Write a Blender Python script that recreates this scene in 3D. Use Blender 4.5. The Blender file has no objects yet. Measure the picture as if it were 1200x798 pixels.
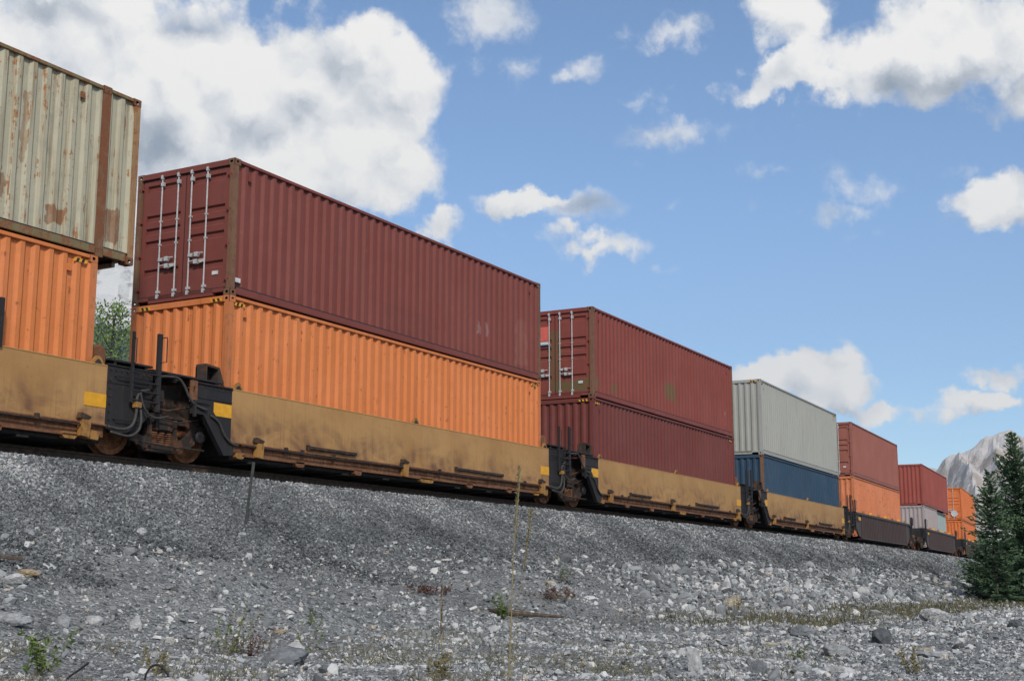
import bpy, math, random
import numpy as np
from mathutils import Vector, Matrix
random.seed(7); RNG = np.random.default_rng(11)
sc = bpy.context.scene
R = math.radians
# ------------------------------------------------------------------ camera
CAM = Vector((-18.297, -16.266, -1.603)); YAW, PITCH, ROLL, FPX = 0.51402, 0.18027, 0.00076, 1566.9
cd = bpy.data.cameras.new("camera"); cam = bpy.data.objects.new("camera", cd); sc.collection.objects.link(cam)
cd.sensor_width = 36; cd.lens = FPX / 1200 * 36; cd.clip_start = 0.1; cd.clip_end = 30000
fw = Vector((math.cos(PITCH) * math.cos(YAW), math.cos(PITCH) * math.sin(YAW), math.sin(PITCH)))
rt = fw.cross(Vector((0, 0, 1))).normalized(); up = rt.cross(fw)
rt2 = math.cos(ROLL) * rt + math.sin(ROLL) * up; up2 = -math.sin(ROLL) * rt + math.cos(ROLL) * up
cam.matrix_world = Matrix.Translation(CAM) @ Matrix((rt2, up2, -fw)).transposed().to_4x4()
sc.camera = cam
# ------------------------------------------------------------------ exposure
sc.view_settings.view_transform = 'Standard'; sc.view_settings.look = 'None'
sc.view_settings.gamma = 1; sc.view_settings.exposure = 0.48
sc.cycles.max_bounces = 5; sc.cycles.diffuse_bounces = 3; sc.cycles.glossy_bounces = 2
sc.cycles.transmission_bounces = 2; sc.cycles.transparent_max_bounces = 4
sc.cycles.volume_bounces = 0
# ------------------------------------------------------------------ sun direction (towards the sun)
SUN_AZ, SUN_EL = R(-137), R(36)
sdir = Vector((math.cos(SUN_EL) * math.cos(SUN_AZ), math.cos(SUN_EL) * math.sin(SUN_AZ), math.sin(SUN_EL)))
HAZE = 9.5e-5
SUN_STRENGTH, SUN_ANGLE, SKY_STRENGTH = 2.35, R(6), 0.115


class NT:
    """small helper to write node trees"""
    def __init__(s, tree):
        s.t = tree; s.n = tree.nodes; s.l = tree.links; s.n.clear()

    def node(s, typ, **kw):
        n = s.n.new(typ)
        ins = kw.pop('ins', {})
        for k, v in kw.items(): setattr(n, k, v)
        for k, v in ins.items(): s.set(n, k, v)
        return n

    def set(s, n, k, v):
        i = n.inputs[k]
        if isinstance(v, bpy.types.NodeSocket): s.l.new(v, i)
        else:
            if hasattr(i.default_value, '__len__') and not isinstance(v, (int, float)):
                if len(i.default_value) == 4 and len(v) == 3: v = (*v, 1)
            i.default_value = v

    def math(s, op, a, b=0.0, c=0.0, clamp=False):
        n = s.n.new('ShaderNodeMath'); n.operation = op; n.use_clamp = clamp
        s.set(n, 0, a); s.set(n, 1, b); s.set(n, 2, c)
        return n.outputs[0]

    def vmath(s, op, a, b=(0, 0, 0), out=0):
        n = s.n.new('ShaderNodeVectorMath'); n.operation = op
        s.set(n, 0, a)
        if op == 'SCALE': s.set(n, 'Scale', b)
        else: s.set(n, 1, b)
        return n.outputs[out]

    def noise(s, vec, scale, detail=4, rough=.55, dist=0.0, col=False):
        n = s.node('ShaderNodeTexNoise', ins={'Vector': vec, 'Scale': scale, 'Detail': detail, 'Roughness': rough, 'Distortion': dist})
        return n.outputs[1 if col else 0]

    def ramp(s, f, stops, interp='LINEAR'):
        n = s.n.new('ShaderNodeValToRGB'); n.color_ramp.interpolation = interp
        e = n.color_ramp.elements
        while len(e) < len(stops): e.new(0.5)
        for el, (p, c) in zip(e, stops):
            el.position = p
            el.color = (c, c, c, 1) if isinstance(c, (int, float)) else (*c, 1)
        s.set(n, 0, f)
        return n.outputs[0]

    def mapr(s, v, a, b, c=0.0, d=1.0, smooth=True):
        n = s.n.new('ShaderNodeMapRange'); n.interpolation_type = 'SMOOTHSTEP' if smooth else 'LINEAR'
        for k, x in zip((0, 1, 2, 3, 4), (v, a, b, c, d)): s.set(n, k, x)
        return n.outputs[0]

    def mix(s, f, a, b, blend='MIX'):
        n = s.n.new('ShaderNodeMix'); n.data_type = 'RGBA'; n.blend_type = blend
        s.set(n, 0, f); s.set(n, 6, a); s.set(n, 7, b)
        return n.outputs[2]

    def scaled(s, vec, sc3, loc=(0, 0, 0)):
        n = s.node('ShaderNodeMapping', ins={'Vector': vec, 'Scale': sc3, 'Location': loc})
        return n.outputs[0]


def curve_off(x):
    """lateral offset of the track, which bends gently to the left"""
    x = np.asarray(x, float); c = 5.678e-4
    return np.where(x < 0, 0, np.where(x < 150, c * x * x, c * 150 * 150 + 2 * c * 150 * (x - 150)))


# ------------------------------------------------------------------ world: sky with clouds
w = bpy.data.worlds.new("World"); sc.world = w; w.use_nodes = True
T = NT(w.node_tree)
sky = T.node('ShaderNodeTexSky', sky_type='NISHITA')
sky.sun_disc = False; sky.sun_elevation = SUN_EL; sky.sun_rotation = math.pi / 2 - SUN_AZ
sky.altitude = 1300; sky.air_density = 1.0; sky.dust_density = .2; sky.ozone_density = 2.0
gen = T.node('ShaderNodeTexCoord').outputs['Generated']
dirn = T.vmath('NORMALIZE', gen)
warpn = T.vmath('SUBTRACT', T.noise(dirn, 9, 3, .6, col=True), (.5, .5, .5))
warp2 = T.vmath('SUBTRACT', T.noise(dirn, 34, 5, .65, col=True), (.5, .5, .5))
wd = T.vmath('ADD', T.vmath('ADD', dirn, T.vmath('SCALE', warpn, .055)), T.vmath('SCALE', warp2, .035))
sep = T.node('ShaderNodeSeparateXYZ', ins={0: wd})
az = T.math('ARCTAN2', sep.outputs[1], sep.outputs[0])
el = T.math('ARCSINE', T.math('MINIMUM', T.math('MAXIMUM', sep.outputs[2], -1), 1))
azel = T.node('ShaderNodeCombineXYZ', ins={0: az, 1: el, 2: 0.0}).outputs[0]


def px_azel(px, py):
    v = (fw * FPX + rt2 * (px - 600) - up2 * (py - 399)).normalized()
    return math.atan2(v.y, v.x), math.asin(v.z)


def blobfield(blobs):
    acc = None
    for (cx, cy, rx, ry, wgt) in blobs:
        a, e = px_azel(cx, cy)
        v = T.vmath('SUBTRACT', azel, (a, e, 0))
        v = T.vmath('MULTIPLY', v, (FPX / rx * math.cos(e), FPX / ry, 0))
        ln = T.vmath('LENGTH', v, out=1)
        d = T.math('MULTIPLY', T.math('SUBTRACT', 1.0, ln), wgt)
        acc = d if acc is None else T.math('MAXIMUM', acc, d)
    return acc


thick = blobfield([(120, 60, 250, 120, 1.5), (300, 130, 230, 130, 1.7), (425, 115, 112, 105, 1.5), (425, 195, 100, 62, 1.4), (20, 190, 260, 200, 1.2),
                   (-250, 150, 420, 300, 1.0), (517, 268, 42, 30, 1.0), (1120, 62, 190, 64, 1.2), (930, 24, 100, 42, .75), (945, 96, 125, 26, .85),
                   (1190, 232, 88, 42, 1.0), (935, 438, 84, 32, 1.0), (985, 458, 72, 26, .95), (1040, 480, 66, 16, .9), (870, 437, 40, 16, .7), (1155, 470, 72, 15, .8), (1165, 442, 40, 16, .75),
                   (620, 236, 66, 15, .75), (690, 284, 84, 24, .8), (1345, 50, 200, 80, 1.0), (1560, 330, 260, 90, .9), (600, -190, 300, 90, .8)])
thin = blobfield([(562, 18, 85, 48, .75), (592, 72, 52, 30, .65), (785, 48, 60, 36, .8), (672, 90, 46, 26, .7), (785, 158, 120, 28, .8),
                  (742, 200, 30, 14, .5), (680, 246, 85, 24, .8), (1035, 212, 60, 42, .65), (1000, 245, 60, 16, .5), (1090, 270, 110, 18, .45), (940, 148, 22, 12, .5),
                  (790, 228, 30, 12, .4), (778, 312, 30, 12, .6), (730, 130, 60, 14, .35), (860, 250, 70, 14, .3), (640, 170, 50, 12, .3), (1100, 200, 70, 16, .35), (905, 200, 50, 14, .35), (1065, 325, 40, 12, .35)])
n_mid = T.noise(dirn, 17, 8, .62); n_big = T.noise(dirn, 5.5, 4, .5); n_fine = T.noise(dirn, 60, 6, .7)
def puffs(v):
    a = T.node('ShaderNodeTexVoronoi', feature='F1', ins={'Vector': v, 'Scale': 15.0}).outputs[0]
    b = T.node('ShaderNodeTexVoronoi', feature='F1', ins={'Vector': v, 'Scale': 38.0}).outputs[0]
    return T.math('ADD', T.math('MULTIPLY', a, 1.0), T.math('MULTIPLY', b, .5))


wsm = T.vmath('ADD', dirn, T.vmath('ADD', T.vmath('SCALE', warpn, .03), T.vmath('SCALE', warp2, .012)))
pf = puffs(wsm); pf2 = puffs(T.vmath('ADD', wsm, (-.004, -.010, .016)))
thick = T.math('ADD', thick, T.math('MULTIPLY', T.math('SUBTRACT', .74, pf), .75))
fld = T.math('ADD', thick, T.math('ADD', T.math('MULTIPLY', T.math('SUBTRACT', n_mid, .52), 1.2), T.math('MULTIPLY', T.math('SUBTRACT', n_fine, .5), .35)))
a_thick = T.mapr(fld, .0, .42)
fld2 = T.math('ADD', thin, T.math('ADD', T.math('MULTIPLY', T.math('SUBTRACT', n_mid, .52), 2.0), T.math('MULTIPLY', T.math('SUBTRACT', n_fine, .5), .7)))
a_thin = T.math('MULTIPLY', T.mapr(fld2, .15, .85), .8)
alpha = T.math('MAXIMUM', a_thick, a_thin)
# the rest of the dome: scattered cloud added out of view to whiten the fill light
away = T.mapr(T.vmath('DOT_PRODUCT', dirn, (math.cos(YAW), math.sin(YAW), 0), out=1), .2, .5, 1, 0)
fill_cloud = T.math('MULTIPLY', T.mapr(n_big, .42, .60), T.math('MAXIMUM', T.mapr(el, .62, .95), away))
alpha = T.math('MAXIMUM', alpha, T.math('MULTIPLY', fill_cloud, .8))
# self-shading of the clouds: density sampled a little towards the sun against density here
off = T.vmath('ADD', wd, (0.00, -0.012, 0.035))
n_off = T.noise(off, 13, 6, .55); n_here = T.noise(wd, 13, 6, .55)
relief = T.math('ADD', T.math('MULTIPLY', T.math('SUBTRACT', n_here, n_off), .9), T.math('MULTIPLY', T.math('SUBTRACT', pf2, pf), .8))
grey = blobfield([(345, 150, 75, 45, .8), (185, 160, 50, 60, 1.0), (440, 205, 90, 50, .35), (680, 246, 75, 20, 1.0), (690, 300, 60, 16, .35), (1080, 112, 150, 34, 1.1),
                  (1190, 118, 90, 40, 1.0), (930, 50, 70, 26, .55), (230, 30, 90, 30, .3), (1150, 484, 80, 12, .6), (1010, 480, 60, 12, .4), (60, 10, 90, 24, .5), (1120, 272, 90, 14, .8), (1190, 262, 60, 16, .5)])
shade = T.math('ADD', T.math('SUBTRACT', .90, T.math('MULTIPLY', T.math('MAXIMUM', grey, 0.0), .72)), relief)
shade = T.math('ADD', shade, T.math('MULTIPLY', T.math('SUBTRACT', n_mid, .5), .3))
nf2 = T.noise(T.vmath('ADD', wd, (0, -.004, .011)), 42, 5, .6); nf1 = T.noise(wd, 42, 5, .6)
shade = T.math('ADD', shade, T.math('MULTIPLY', T.math('SUBTRACT', nf1, nf2), .6))
ccol = T.ramp(shade, [(0.0, (.24, .28, .33)), (.4, (.42, .445, .48)), (.70, (.60, .61, .62)), (1.0, (.74, .725, .695))])
lowf = T.mapr(T.math('ARCSINE', T.node('ShaderNodeSeparateXYZ', ins={0: dirn}).outputs[2]), .02, .30, .82, 1.0)
skyc = T.mix(1.0, sky.outputs[0], T.node('ShaderNodeCombineXYZ', ins={0: T.math('MULTIPLY', lowf, SKY_STRENGTH * .90), 1: T.math('MULTIPLY', lowf, SKY_STRENGTH * .965), 2: T.math('MULTIPLY', lowf, SKY_STRENGTH)}).outputs[0], 'MULTIPLY')
SKYGAIN = (1.0, 1.0, 1.0)
cloudc = T.mix(1.0, ccol, (1.0, 1.0, 1.0), 'MULTIPLY')
fin = T.mix(alpha, skyc, cloudc)
bg = T.node('ShaderNodeBackground', ins={'Color': fin, 'Strength': 1.0})
T.l.new(bg.outputs[0], T.node('ShaderNodeOutputWorld').inputs[0])
w.cycles.sampling_method = 'MANUAL'; w.cycles.sample_map_resolution = 512
# ------------------------------------------------------------------ sun
sl = bpy.data.lights.new("sun", 'SUN'); sl.energy = SUN_STRENGTH; sl.angle = SUN_ANGLE; sl.color = (1, .93, .84)
so = bpy.data.objects.new("sun", sl); sc.collection.objects.link(so); so.rotation_euler = sdir.to_track_quat('Z', 'Y').to_euler()


# ================================================================== materials
def mat(name):
    m = bpy.data.materials.new(name); m.use_nodes = True
    return m, NT(m.node_tree)


def finish(m, t, col, rough=.7, metal=0.0, bump=None, bstr=.3, bdist=.01, spec=.4):
    p = t.node('ShaderNodeBsdfPrincipled', ins={'Base Color': col, 'Roughness': rough, 'Metallic': metal, 'Specular IOR Level': spec})
    if bump is not None:
        b = t.node('ShaderNodeBump', ins={'Height': bump, 'Strength': bstr, 'Distance': bdist})
        t.l.new(b.outputs[0], p.inputs['Normal'])
    t.l.new(p.outputs[0], t.node('ShaderNodeOutputMaterial').inputs[0])
    return m


def coords(t, rnd=True):
    o = t.node('ShaderNodeTexCoord').outputs['Object']
    if not rnd: return o, o
    r = t.node('ShaderNodeObjectInfo').outputs['Random']
    return o, t.vmath('ADD', o, t.vmath('SCALE', (17.3, 9.1, 5.7), t.math('MULTIPLY', r, 10)))


def paint(name, col, dirt=.35, vert=.6, rust=.1, fade=.15, rough=.55, rustcol=(.16, .06, .025), patches=(), streak=1.0, grime=(.06, .05, .045), rust_edge=0.0, H=2.6):
    m, t = mat(name); o, c = coords(t)
    big = t.noise(c, .7, 3); col0 = tuple(col)
    light = tuple(min(1, x * 1.12 + .035) for x in col)
    cc = t.mix(t.math('MULTIPLY', t.mapr(big, .35, .75), fade * 2), col0, light)
    st = t.noise(t.scaled(c, (9, 9, .35)), 1.0, 5, .6)
    cc = t.mix(t.math('MULTIPLY', t.mapr(st, .48, .78), dirt * streak), cc, grime)
    st2 = t.noise(t.scaled(c, (2.2, 2.2, 1.2)), 1.6, 7, .65)
    cc = t.mix(t.math('MULTIPLY', t.mapr(st2, .5, .8), dirt * .8), cc, tuple(x * .55 + .01 for x in col))
    for (x0, x1, y0, y1, z0, z1, pc, amt) in patches:
        ow = t.vmath('ADD', o, t.vmath('SCALE', t.vmath('SUBTRACT', t.noise(t.scaled(o, (1, 1, .55)), 4.5, 6, .7, col=True), (.5, .5, .5)), .42 if x1 - x0 < 2 else .2))
        s = t.node('ShaderNodeSeparateXYZ', ins={0: ow}).outputs
        mk = None
        for sock, lo, hi in ((s[0], x0, x1), (s[1], y0, y1), (s[2], z0, z1)):
            q = t.math('MULTIPLY', t.mapr(sock, lo - .01, lo + .01), t.mapr(sock, hi - .01, hi + .01, 1, 0))
            mk = q if mk is None else t.math('MULTIPLY', mk, q)
        mk = t.math('MULTIPLY', mk, t.mapr(st2, .25, .62, amt * .45, amt))
        cc = t.mix(mk, cc, pc)
    rn = t.noise(c, 5.5, 9, .72); rs = t.noise(t.scaled(c, (12, 12, .7)), 1.3, 7, .72)
    rm = t.math('ADD', rn, t.math('MULTIPLY', rs, vert))
    thr = .98 + (vert - .6) * .5 - rust * .42
    rmask = t.mapr(rm, thr, thr + .09)
    rc = t.mix(t.noise(c, 30, 3), rustcol, tuple(min(1, x * 2.1) for x in rustcol))
    cc = t.mix(t.math('MULTIPLY', rmask, .9), cc, rc)
    h = t.math('ADD', t.noise(c, 3.0, 4), t.math('MULTIPLY', t.noise(c, 1.1, 2), 1.2))
    scr = t.noise(t.scaled(c, (1.2, 1.2, 26)), 2.2, 3, .6); scm = t.noise(c, 1.7, 3)
    cc = t.mix(t.math('MULTIPLY', t.math('MULTIPLY', t.mapr(scr, .66, .72), t.mapr(scm, .55, .7)), .35), cc, tuple(min(1, x * 1.6 + .08) for x in col))
    return finish(m, t, cc, t.mapr(rmask, 0, 1, rough, .9), 0, h, .3, .045, .22)


def simple(name, col, var=.3, scale=6, rough=.7, metal=0.0, bump=.2, col2=None, spec=.4):
    m, t = mat(name); o, c = coords(t)
    n = t.noise(c, scale, 6, .65)
    cc = t.mix(t.mapr(n, .35, .7), tuple(x * (1 - var) for x in col), col2 or tuple(min(1, x * (1 + var)) for x in col))
    return finish(m, t, cc, rough, metal, n, bump, .01, spec)


RUSTY = (.19, .075, .03)
M = {}
M['orange'] = paint('orange_paint', (.62, .195, .058), dirt=.22, rust=.16, fade=.2, rust_edge=1)
M['orange2'] = paint('faded_orange_paint', (.60, .20, .085), dirt=.3, rust=.25, fade=.3)
M['orange3'] = paint('bright_orange_paint', (.64, .17, .045), dirt=.3, rust=.2, fade=.2)
M['maroon'] = paint('maroon_paint', (.195, .053, .040), dirt=.25, rust=.05, fade=.10, patches=[(9.0, 9.14, -1, .2, .8, 1.05, (.5, .42, .42), .25), (9.4, 9.5, -1, .2, .75, 1.1, (.5, .42, .42), .25), (10.9, 11.5, -1, .2, .3, 1.5, (.26, .12, .09), .4), (4.8, 7.2, -1, .2, .2, .8, (.15, .05, .04), .4)])
M['maroon2'] = paint('dark_maroon_paint', (.155, .040, .032), dirt=.35, rust=.07, fade=.12)
OL = (.12, .105, .045)
M['redbrown'] = paint('red_brown_paint', (.22, .052, .038), dirt=.35, rust=.08, fade=.15,
                      patches=[(11.35, 11.42, -1, .2, .3, 2.3, (.6, .55, .5), .5), (5.6, 6.65, -1, .2, .62, 1.15, OL, .75), (.2, .5, -1, .2, .28, .6, OL, .6), (1.3, 1.8, -1, .2, .28, .55, OL, .5), (-1, .1, -1, 1.3, .22, .52, OL, .85), (-1, .1, 1.0, 1.45, .22, 2.0, OL, .6)])
M['brick'] = paint('brick_red_paint', (.30, .105, .075), dirt=.25, rust=.08, fade=.2)
M['brick2'] = paint('weathered_red_paint', (.30, .068, .048), dirt=.25, rust=.08, fade=.2)
M['sage'] = paint('grey_green_paint', (.35, .35, .315), dirt=.22, rust=.04, fade=.1)
M['blue'] = paint('dark_blue_paint', (.028, .062, .105), dirt=.45, rust=.12, fade=.18)
M['palepink'] = paint('pale_pinkish_paint', (.38, .32, .31), dirt=.35, rust=.1, fade=.15)
M['palegreen'] = paint('pale_grey_green_paint', (.32, .38, .36), dirt=.25, rust=.05)
M['oldgrey'] = paint('weathered_grey_cream_paint', (.43, .40, .29), dirt=.85, rust=.16, vert=1.3, patches=[(11.9, 12.25, -1, .2, .35, .62, (.22, .09, .035), .9), (13.05, 13.4, -1, .2, .3, .85, (.20, .09, .04), .9), (10.0, 10.4, -1, .2, .3, .5, (.26, .11, .04), .8), (10.9, 11.05, -1, .2, .5, .9, (.22, .10, .04), .8), (11.3, 11.42, -1, .2, 1.2, 2.3, (.22, .11, .045), .6), (9.2, 9.5, -1, .2, 1.5, 1.75, (.24, .12, .045), .7)], fade=.1, rustcol=(.19, .075, .025), grime=(.23, .15, .065), streak=1.3)
M['oldrail'] = paint('olive_brown_paint', (.20, .155, .075), dirt=.5, rust=.5, rustcol=(.15, .06, .03))
M['rustpost'] = paint('rusted_steel', (.20, .11, .055), dirt=.6, rust=.7, rustcol=(.13, .05, .025), grime=(.05, .03, .02))
M['rustpost_o'] = paint('orange_rusted_post', (.54, .18, .065), dirt=.4, rust=.32, rustcol=(.20, .10, .045))
M['rustpost_m'] = paint('brown_worn_post', (.19, .10, .055), dirt=.5, rust=.5, rustcol=(.11, .055, .035))
M['galv'] = simple('galvanised_steel', (.56, .56, .55), .15, 20, .5, .3)
M['gasket_shade'] = simple('black_rubber_and_shade', (.02, .02, .022), .2, 10, .8)
M['black'] = paint('black_car_paint', (.026, .024, .025), dirt=.5, rust=.12, fade=.05, rough=.6, rustcol=(.06, .035, .02), grime=(.055, .045, .035))
M['blackrust'] = paint('dark_brown_steel', (.035, .028, .024), dirt=.7, rust=.4, rustcol=(.075, .035, .02), grime=(.06, .045, .03), rough=.75)
M['brownside'] = paint('dark_brown_car_paint', (.075, .052, .050), dirt=.4, rust=.15, fade=.08, rustcol=(.08, .045, .03))
M['sill'] = paint('rusty_sill_steel', (.22, .10, .045), dirt=.6, rust=.55, rustcol=(.10, .045, .025), grime=(.04, .03, .02))
M['darksteel'] = simple('dark_underframe_steel', (.022, .018, .016), .4, 8, .85)
M['yellow'] = simple('yellow_reflective_tape', (.75, .36, .015), .1, 9, .45)
M['ochre_part'] = paint('ochre_bracket_paint', (.36, .18, .045), dirt=.6, rust=.45, rustcol=(.14, .07, .03))
M['white'] = simple('white_decal', (.6, .6, .58), .15, 12, .6)
M['pink'] = simple('coral_red_sticker', (.62, .12, .09), .1, 9, .5)
M['navy'] = simple('navy_stripe', (.05, .07, .25), .1, 9, .5)
M['wheelface'] = simple('rusted_wheel_steel', (.27, .11, .045), .45, 9, .8, 0.0, .3)
M['rail'] = simple('brown_rail_steel', (.085, .055, .038), .4, 14, .75)
M['railhead'] = simple('worn_rail_head', (.12, .095, .075), .3, 14, .5, .4)
M['hose'] = simple('grey_rubber_hose', (.055, .05, .045), .25, 20, .7)


def ochre_side():
    m, t = mat('ochre_side_paint'); o, c = coords(t)
    s = t.node('ShaderNodeSeparateXYZ', ins={0: o}).outputs
    base = t.mix(t.mapr(t.noise(c, .8, 4), .3, .7), (.40, .215, .075), (.48, .275, .105))
    # rubbed grime: brown clouds, strongest over the lower half, with arcs and drips
    low = t.mapr(s[2], .95, 1.75, 1, .12)
    g1 = t.noise(t.scaled(c, (.9, 1, 1.6)), 1.3, 7, .62, .8)
    g2 = t.noise(t.scaled(c, (5.5, 1, .9)), 1.6, 5, .6, 1.2)
    wv = t.node('ShaderNodeTexWave', wave_type='RINGS', rings_direction='Y', ins={'Vector': t.scaled(c, (1.0, 1, 1.3), (.3, 0, -2.0)), 'Scale': .9, 'Distortion': 5.0, 'Detail': 3, 'Detail Scale': 1.3}).outputs[1]
    f = t.math('MULTIPLY', t.mapr(g1, .36, .66), low)
    f = t.math('MULTIPLY', f, t.math('ADD', .42, t.math('MULTIPLY', wv, .40)))
    cc = t.mix(t.math('MULTIPLY', f, 1.25, clamp=True), base, (.185, .09, .048))
    f2 = t.math('MULTIPLY', t.mapr(g2, .5, .8), t.math('ADD', .12, t.math('MULTIPLY', low, .45)))
    dr = t.noise(t.scaled(c, (16, 1, .25)), 1.0, 4, .6); cc = t.mix(t.math('MULTIPLY', t.mapr(dr, .52, .72), t.math('ADD', .10, t.math('MULTIPLY', low, .42))), cc, (.20, .11, .055))
    cc = t.mix(f2, cc, (.22, .12, .06))
    sp = t.noise(c, 14, 5, .7)
    cc = t.mix(t.math('MULTIPLY', t.mapr(sp, .62, .72), .5), cc, (.12, .06, .035))
    return finish(m, t, cc, .62, 0, t.noise(c, 2.2, 3), .35, .03, .3)


M['ochre'] = ochre_side()


# ================================================================== mesh helpers
def put(name, me, parent=None, loc=None, rot=None):
    o = bpy.data.objects.new(name, me); sc.collection.objects.link(o)
    if parent: o.parent = parent
    if loc is not None: o.location = loc
    if rot is not None: o.rotation_euler = rot
    return o


def empty(name, loc, rz, label, cat, group=None):
    o = bpy.data.objects.new(name, None); sc.collection.objects.link(o); o.location = loc; o.rotation_euler = (0, 0, rz)
    o.empty_display_size = .3
    return tag(o, label, cat, group)


def tag(o, label=None, cat=None, group=None, kind=None):
    if label: o['label'] = label
    if cat: o['category'] = cat
    if group: o['group'] = group
    if kind: o['kind'] = kind
    return o


class MB:
    def __init__(s): s.v = []; s.f = []; s.mi = []; s.m = 0

    def add(s, vs, fs):
        k = len(s.v); s.v += [tuple(p) for p in vs]
        for f in fs: s.f.append([k + i for i in f]); s.mi.append(s.m)

    def box(s, x0, x1, y0, y1, z0, z1, bev=0.0):
        if bev:
            b = bev
            pts = [(x0 + b, x1 - b, y0 + b, y1 - b, z0), (x0, x1, y0, y1, z0 + b), (x0, x1, y0, y1, z1 - b), (x0 + b, x1 - b, y0 + b, y1 - b, z1)]
            vs = []
            for (a, c, d, e, z) in pts: vs += [(a, d, z), (c, d, z), (c, e, z), (a, e, z)]
            fs = [[3, 2, 1, 0], [12, 13, 14, 15]]
            for l in range(3):
                for i in range(4): j = (i + 1) % 4; fs.append([l * 4 + i, l * 4 + j, l * 4 + 4 + j, l * 4 + 4 + i])
            s.add(vs, fs); return
        s.add([(x0, y0, z0), (x1, y0, z0), (x1, y1, z0), (x0, y1, z0), (x0, y0, z1), (x1, y0, z1), (x1, y1, z1), (x0, y1, z1)],
              [[3, 2, 1, 0], [4, 5, 6, 7], [0, 1, 5, 4], [1, 2, 6, 5], [2, 3, 7, 6], [3, 0, 4, 7]])

    def prism(s, poly, a0, a1, axis='y'):
        """poly of 2D points extruded along axis"""
        def P(p, a): return (p[0], a, p[1]) if axis == 'y' else ((a, p[0], p[1]) if axis == 'x' else (p[0], p[1], a))
        n = len(poly)
        s.add([P(p, a0) for p in poly] + [P(p, a1) for p in poly],
              [list(range(n)), list(range(2 * n - 1, n - 1, -1))] + [[(i + 1) % n, i, n + i, n + (i + 1) % n] for i in range(n)])

    def tube(s, pts, r, n=8, caps=True):
        pts = [Vector(p) for p in pts]; rs = r if isinstance(r, (list, tuple)) else [r] * len(pts)
        rings = []
        ref = Vector((0, 0, 1))
        d0 = (pts[1] - pts[0]).normalized()
        if abs(d0.dot(ref)) > .9: ref = Vector((1, 0, 0))
        nrm = d0.cross(ref).normalized()
        for i, p in enumerate(pts):
            d = (pts[min(i + 1, len(pts) - 1)] - pts[max(i - 1, 0)]).normalized()
            nrm = (nrm - d * nrm.dot(d)).normalized(); b = d.cross(nrm)
            rings.append([p + (nrm * math.cos(2 * math.pi * k / n) + b * math.sin(2 * math.pi * k / n)) * rs[i] for k in range(n)])
        vs = [q for rg in rings for q in rg]
        fs = [[i * n + k, i * n + (k + 1) % n, (i + 1) * n + (k + 1) % n, (i + 1) * n + k] for i in range(len(pts) - 1) for k in range(n)]
        if caps: fs += [list(range(n - 1, -1, -1)), [(len(pts) - 1) * n + k for k in range(n)]]
        s.add(vs, fs)

    def lathe(s, prof, c, axis='y', n=32):
        """prof: (radius, axial) list; closed by caps if radius > 0"""
        vs = []
        for (r, a) in prof:
            for k in range(n):
                t = 2 * math.pi * k / n
                if axis == 'y': vs.append((c[0] + r * math.cos(t), c[1] + a, c[2] + r * math.sin(t)))
                else: vs.append((c[0] + a, c[1] + r * math.cos(t), c[2] + r * math.sin(t)))
        m = len(prof)
        fs = [[i * n + k, i * n + (k + 1) % n, (i + 1) * n + (k + 1) % n, (i + 1) * n + k] for i in range(m - 1) for k in range(n)]
        fs += [list(range(n)), [(m - 1) * n + k for k in range(n)]]
        s.add(vs, fs)

    def mesh(s, name, mats, smooth=False):
        me = bpy.data.meshes.new(name); me.from_pydata(s.v, [], s.f)
        for m in (mats if isinstance(mats, (list, tuple)) else [mats]): me.materials.append(m)
        me.polygons.foreach_set('material_index', s.mi)
        if smooth: me.polygons.foreach_set('use_smooth', [True] * len(s.f))
        me.update(); return me


def plate_mb(mb, outer, holes, y0, y1):
    """polygon with holes in the x-z plane, extruded from y0 to y1"""
    cu = bpy.data.curves.new('tmp', 'CURVE'); cu.dimensions = '2D'; cu.fill_mode = 'BOTH'; cu.extrude = abs(y1 - y0) / 2
    for ring in [outer] + list(holes):
        sp = cu.splines.new('POLY'); sp.points.add(len(ring) - 1); sp.use_cyclic_u = True
        for p, q in zip(sp.points, ring): p.co = (q[0], q[1], 0, 1)
    ob = bpy.data.objects.new('tmp', cu)
    me = bpy.data.meshes.new_from_object(ob)
    ym = (y0 + y1) / 2
    mb.add([(v.co.x, ym - v.co.z, v.co.y) for v in me.vertices], [list(p.vertices) for p in me.polygons])
    bpy.data.objects.remove(ob); bpy.data.curves.remove(cu); bpy.data.meshes.remove(me)


def circ(cx, cz, rx, rz, n=16): return [(cx + rx * math.cos(2 * math.pi * k / n), cz + rz * math.sin(2 * math.pi * k / n)) for k in range(n)]


def corr_panel(mb, a0, a1, z0, z1, face, pitch, depth, axis='x', sign=1, phase=0.0, flat=.27, slope=.23):
    """trapezoidal sheet; runs along axis, outer face at 'face', valleys at face+sign*depth"""
    pts = []; a = a0; k = 0
    n = max(1, round((a1 - a0) / pitch)); pitch = (a1 - a0) / n
    pts.append((a0, 0.0))
    for i in range(n):
        b = a0 + i * pitch
        pts += [(b + pitch * flat / 2 + pitch * phase, 0), (b + pitch * (flat / 2 + slope) + pitch * phase, 1), (b + pitch * (1 - flat / 2 - slope) + pitch * phase, 1), (b + pitch * (1 - flat / 2) + pitch * phase, 0)]
    pts.append((a1, 0.0))
    vs = []
    for z in (z0, z1):
        for (p, d) in pts:
            q = face + sign * d * depth
            vs.append((p, q, z) if axis == 'x' else (q, p, z))
    m = len(pts)
    mb.add(vs, [[i, i + 1, m + i + 1, m + i] for i in range(m - 1)])


# ================================================================== shipping containers
W = 2.438
_cast = {}


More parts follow.
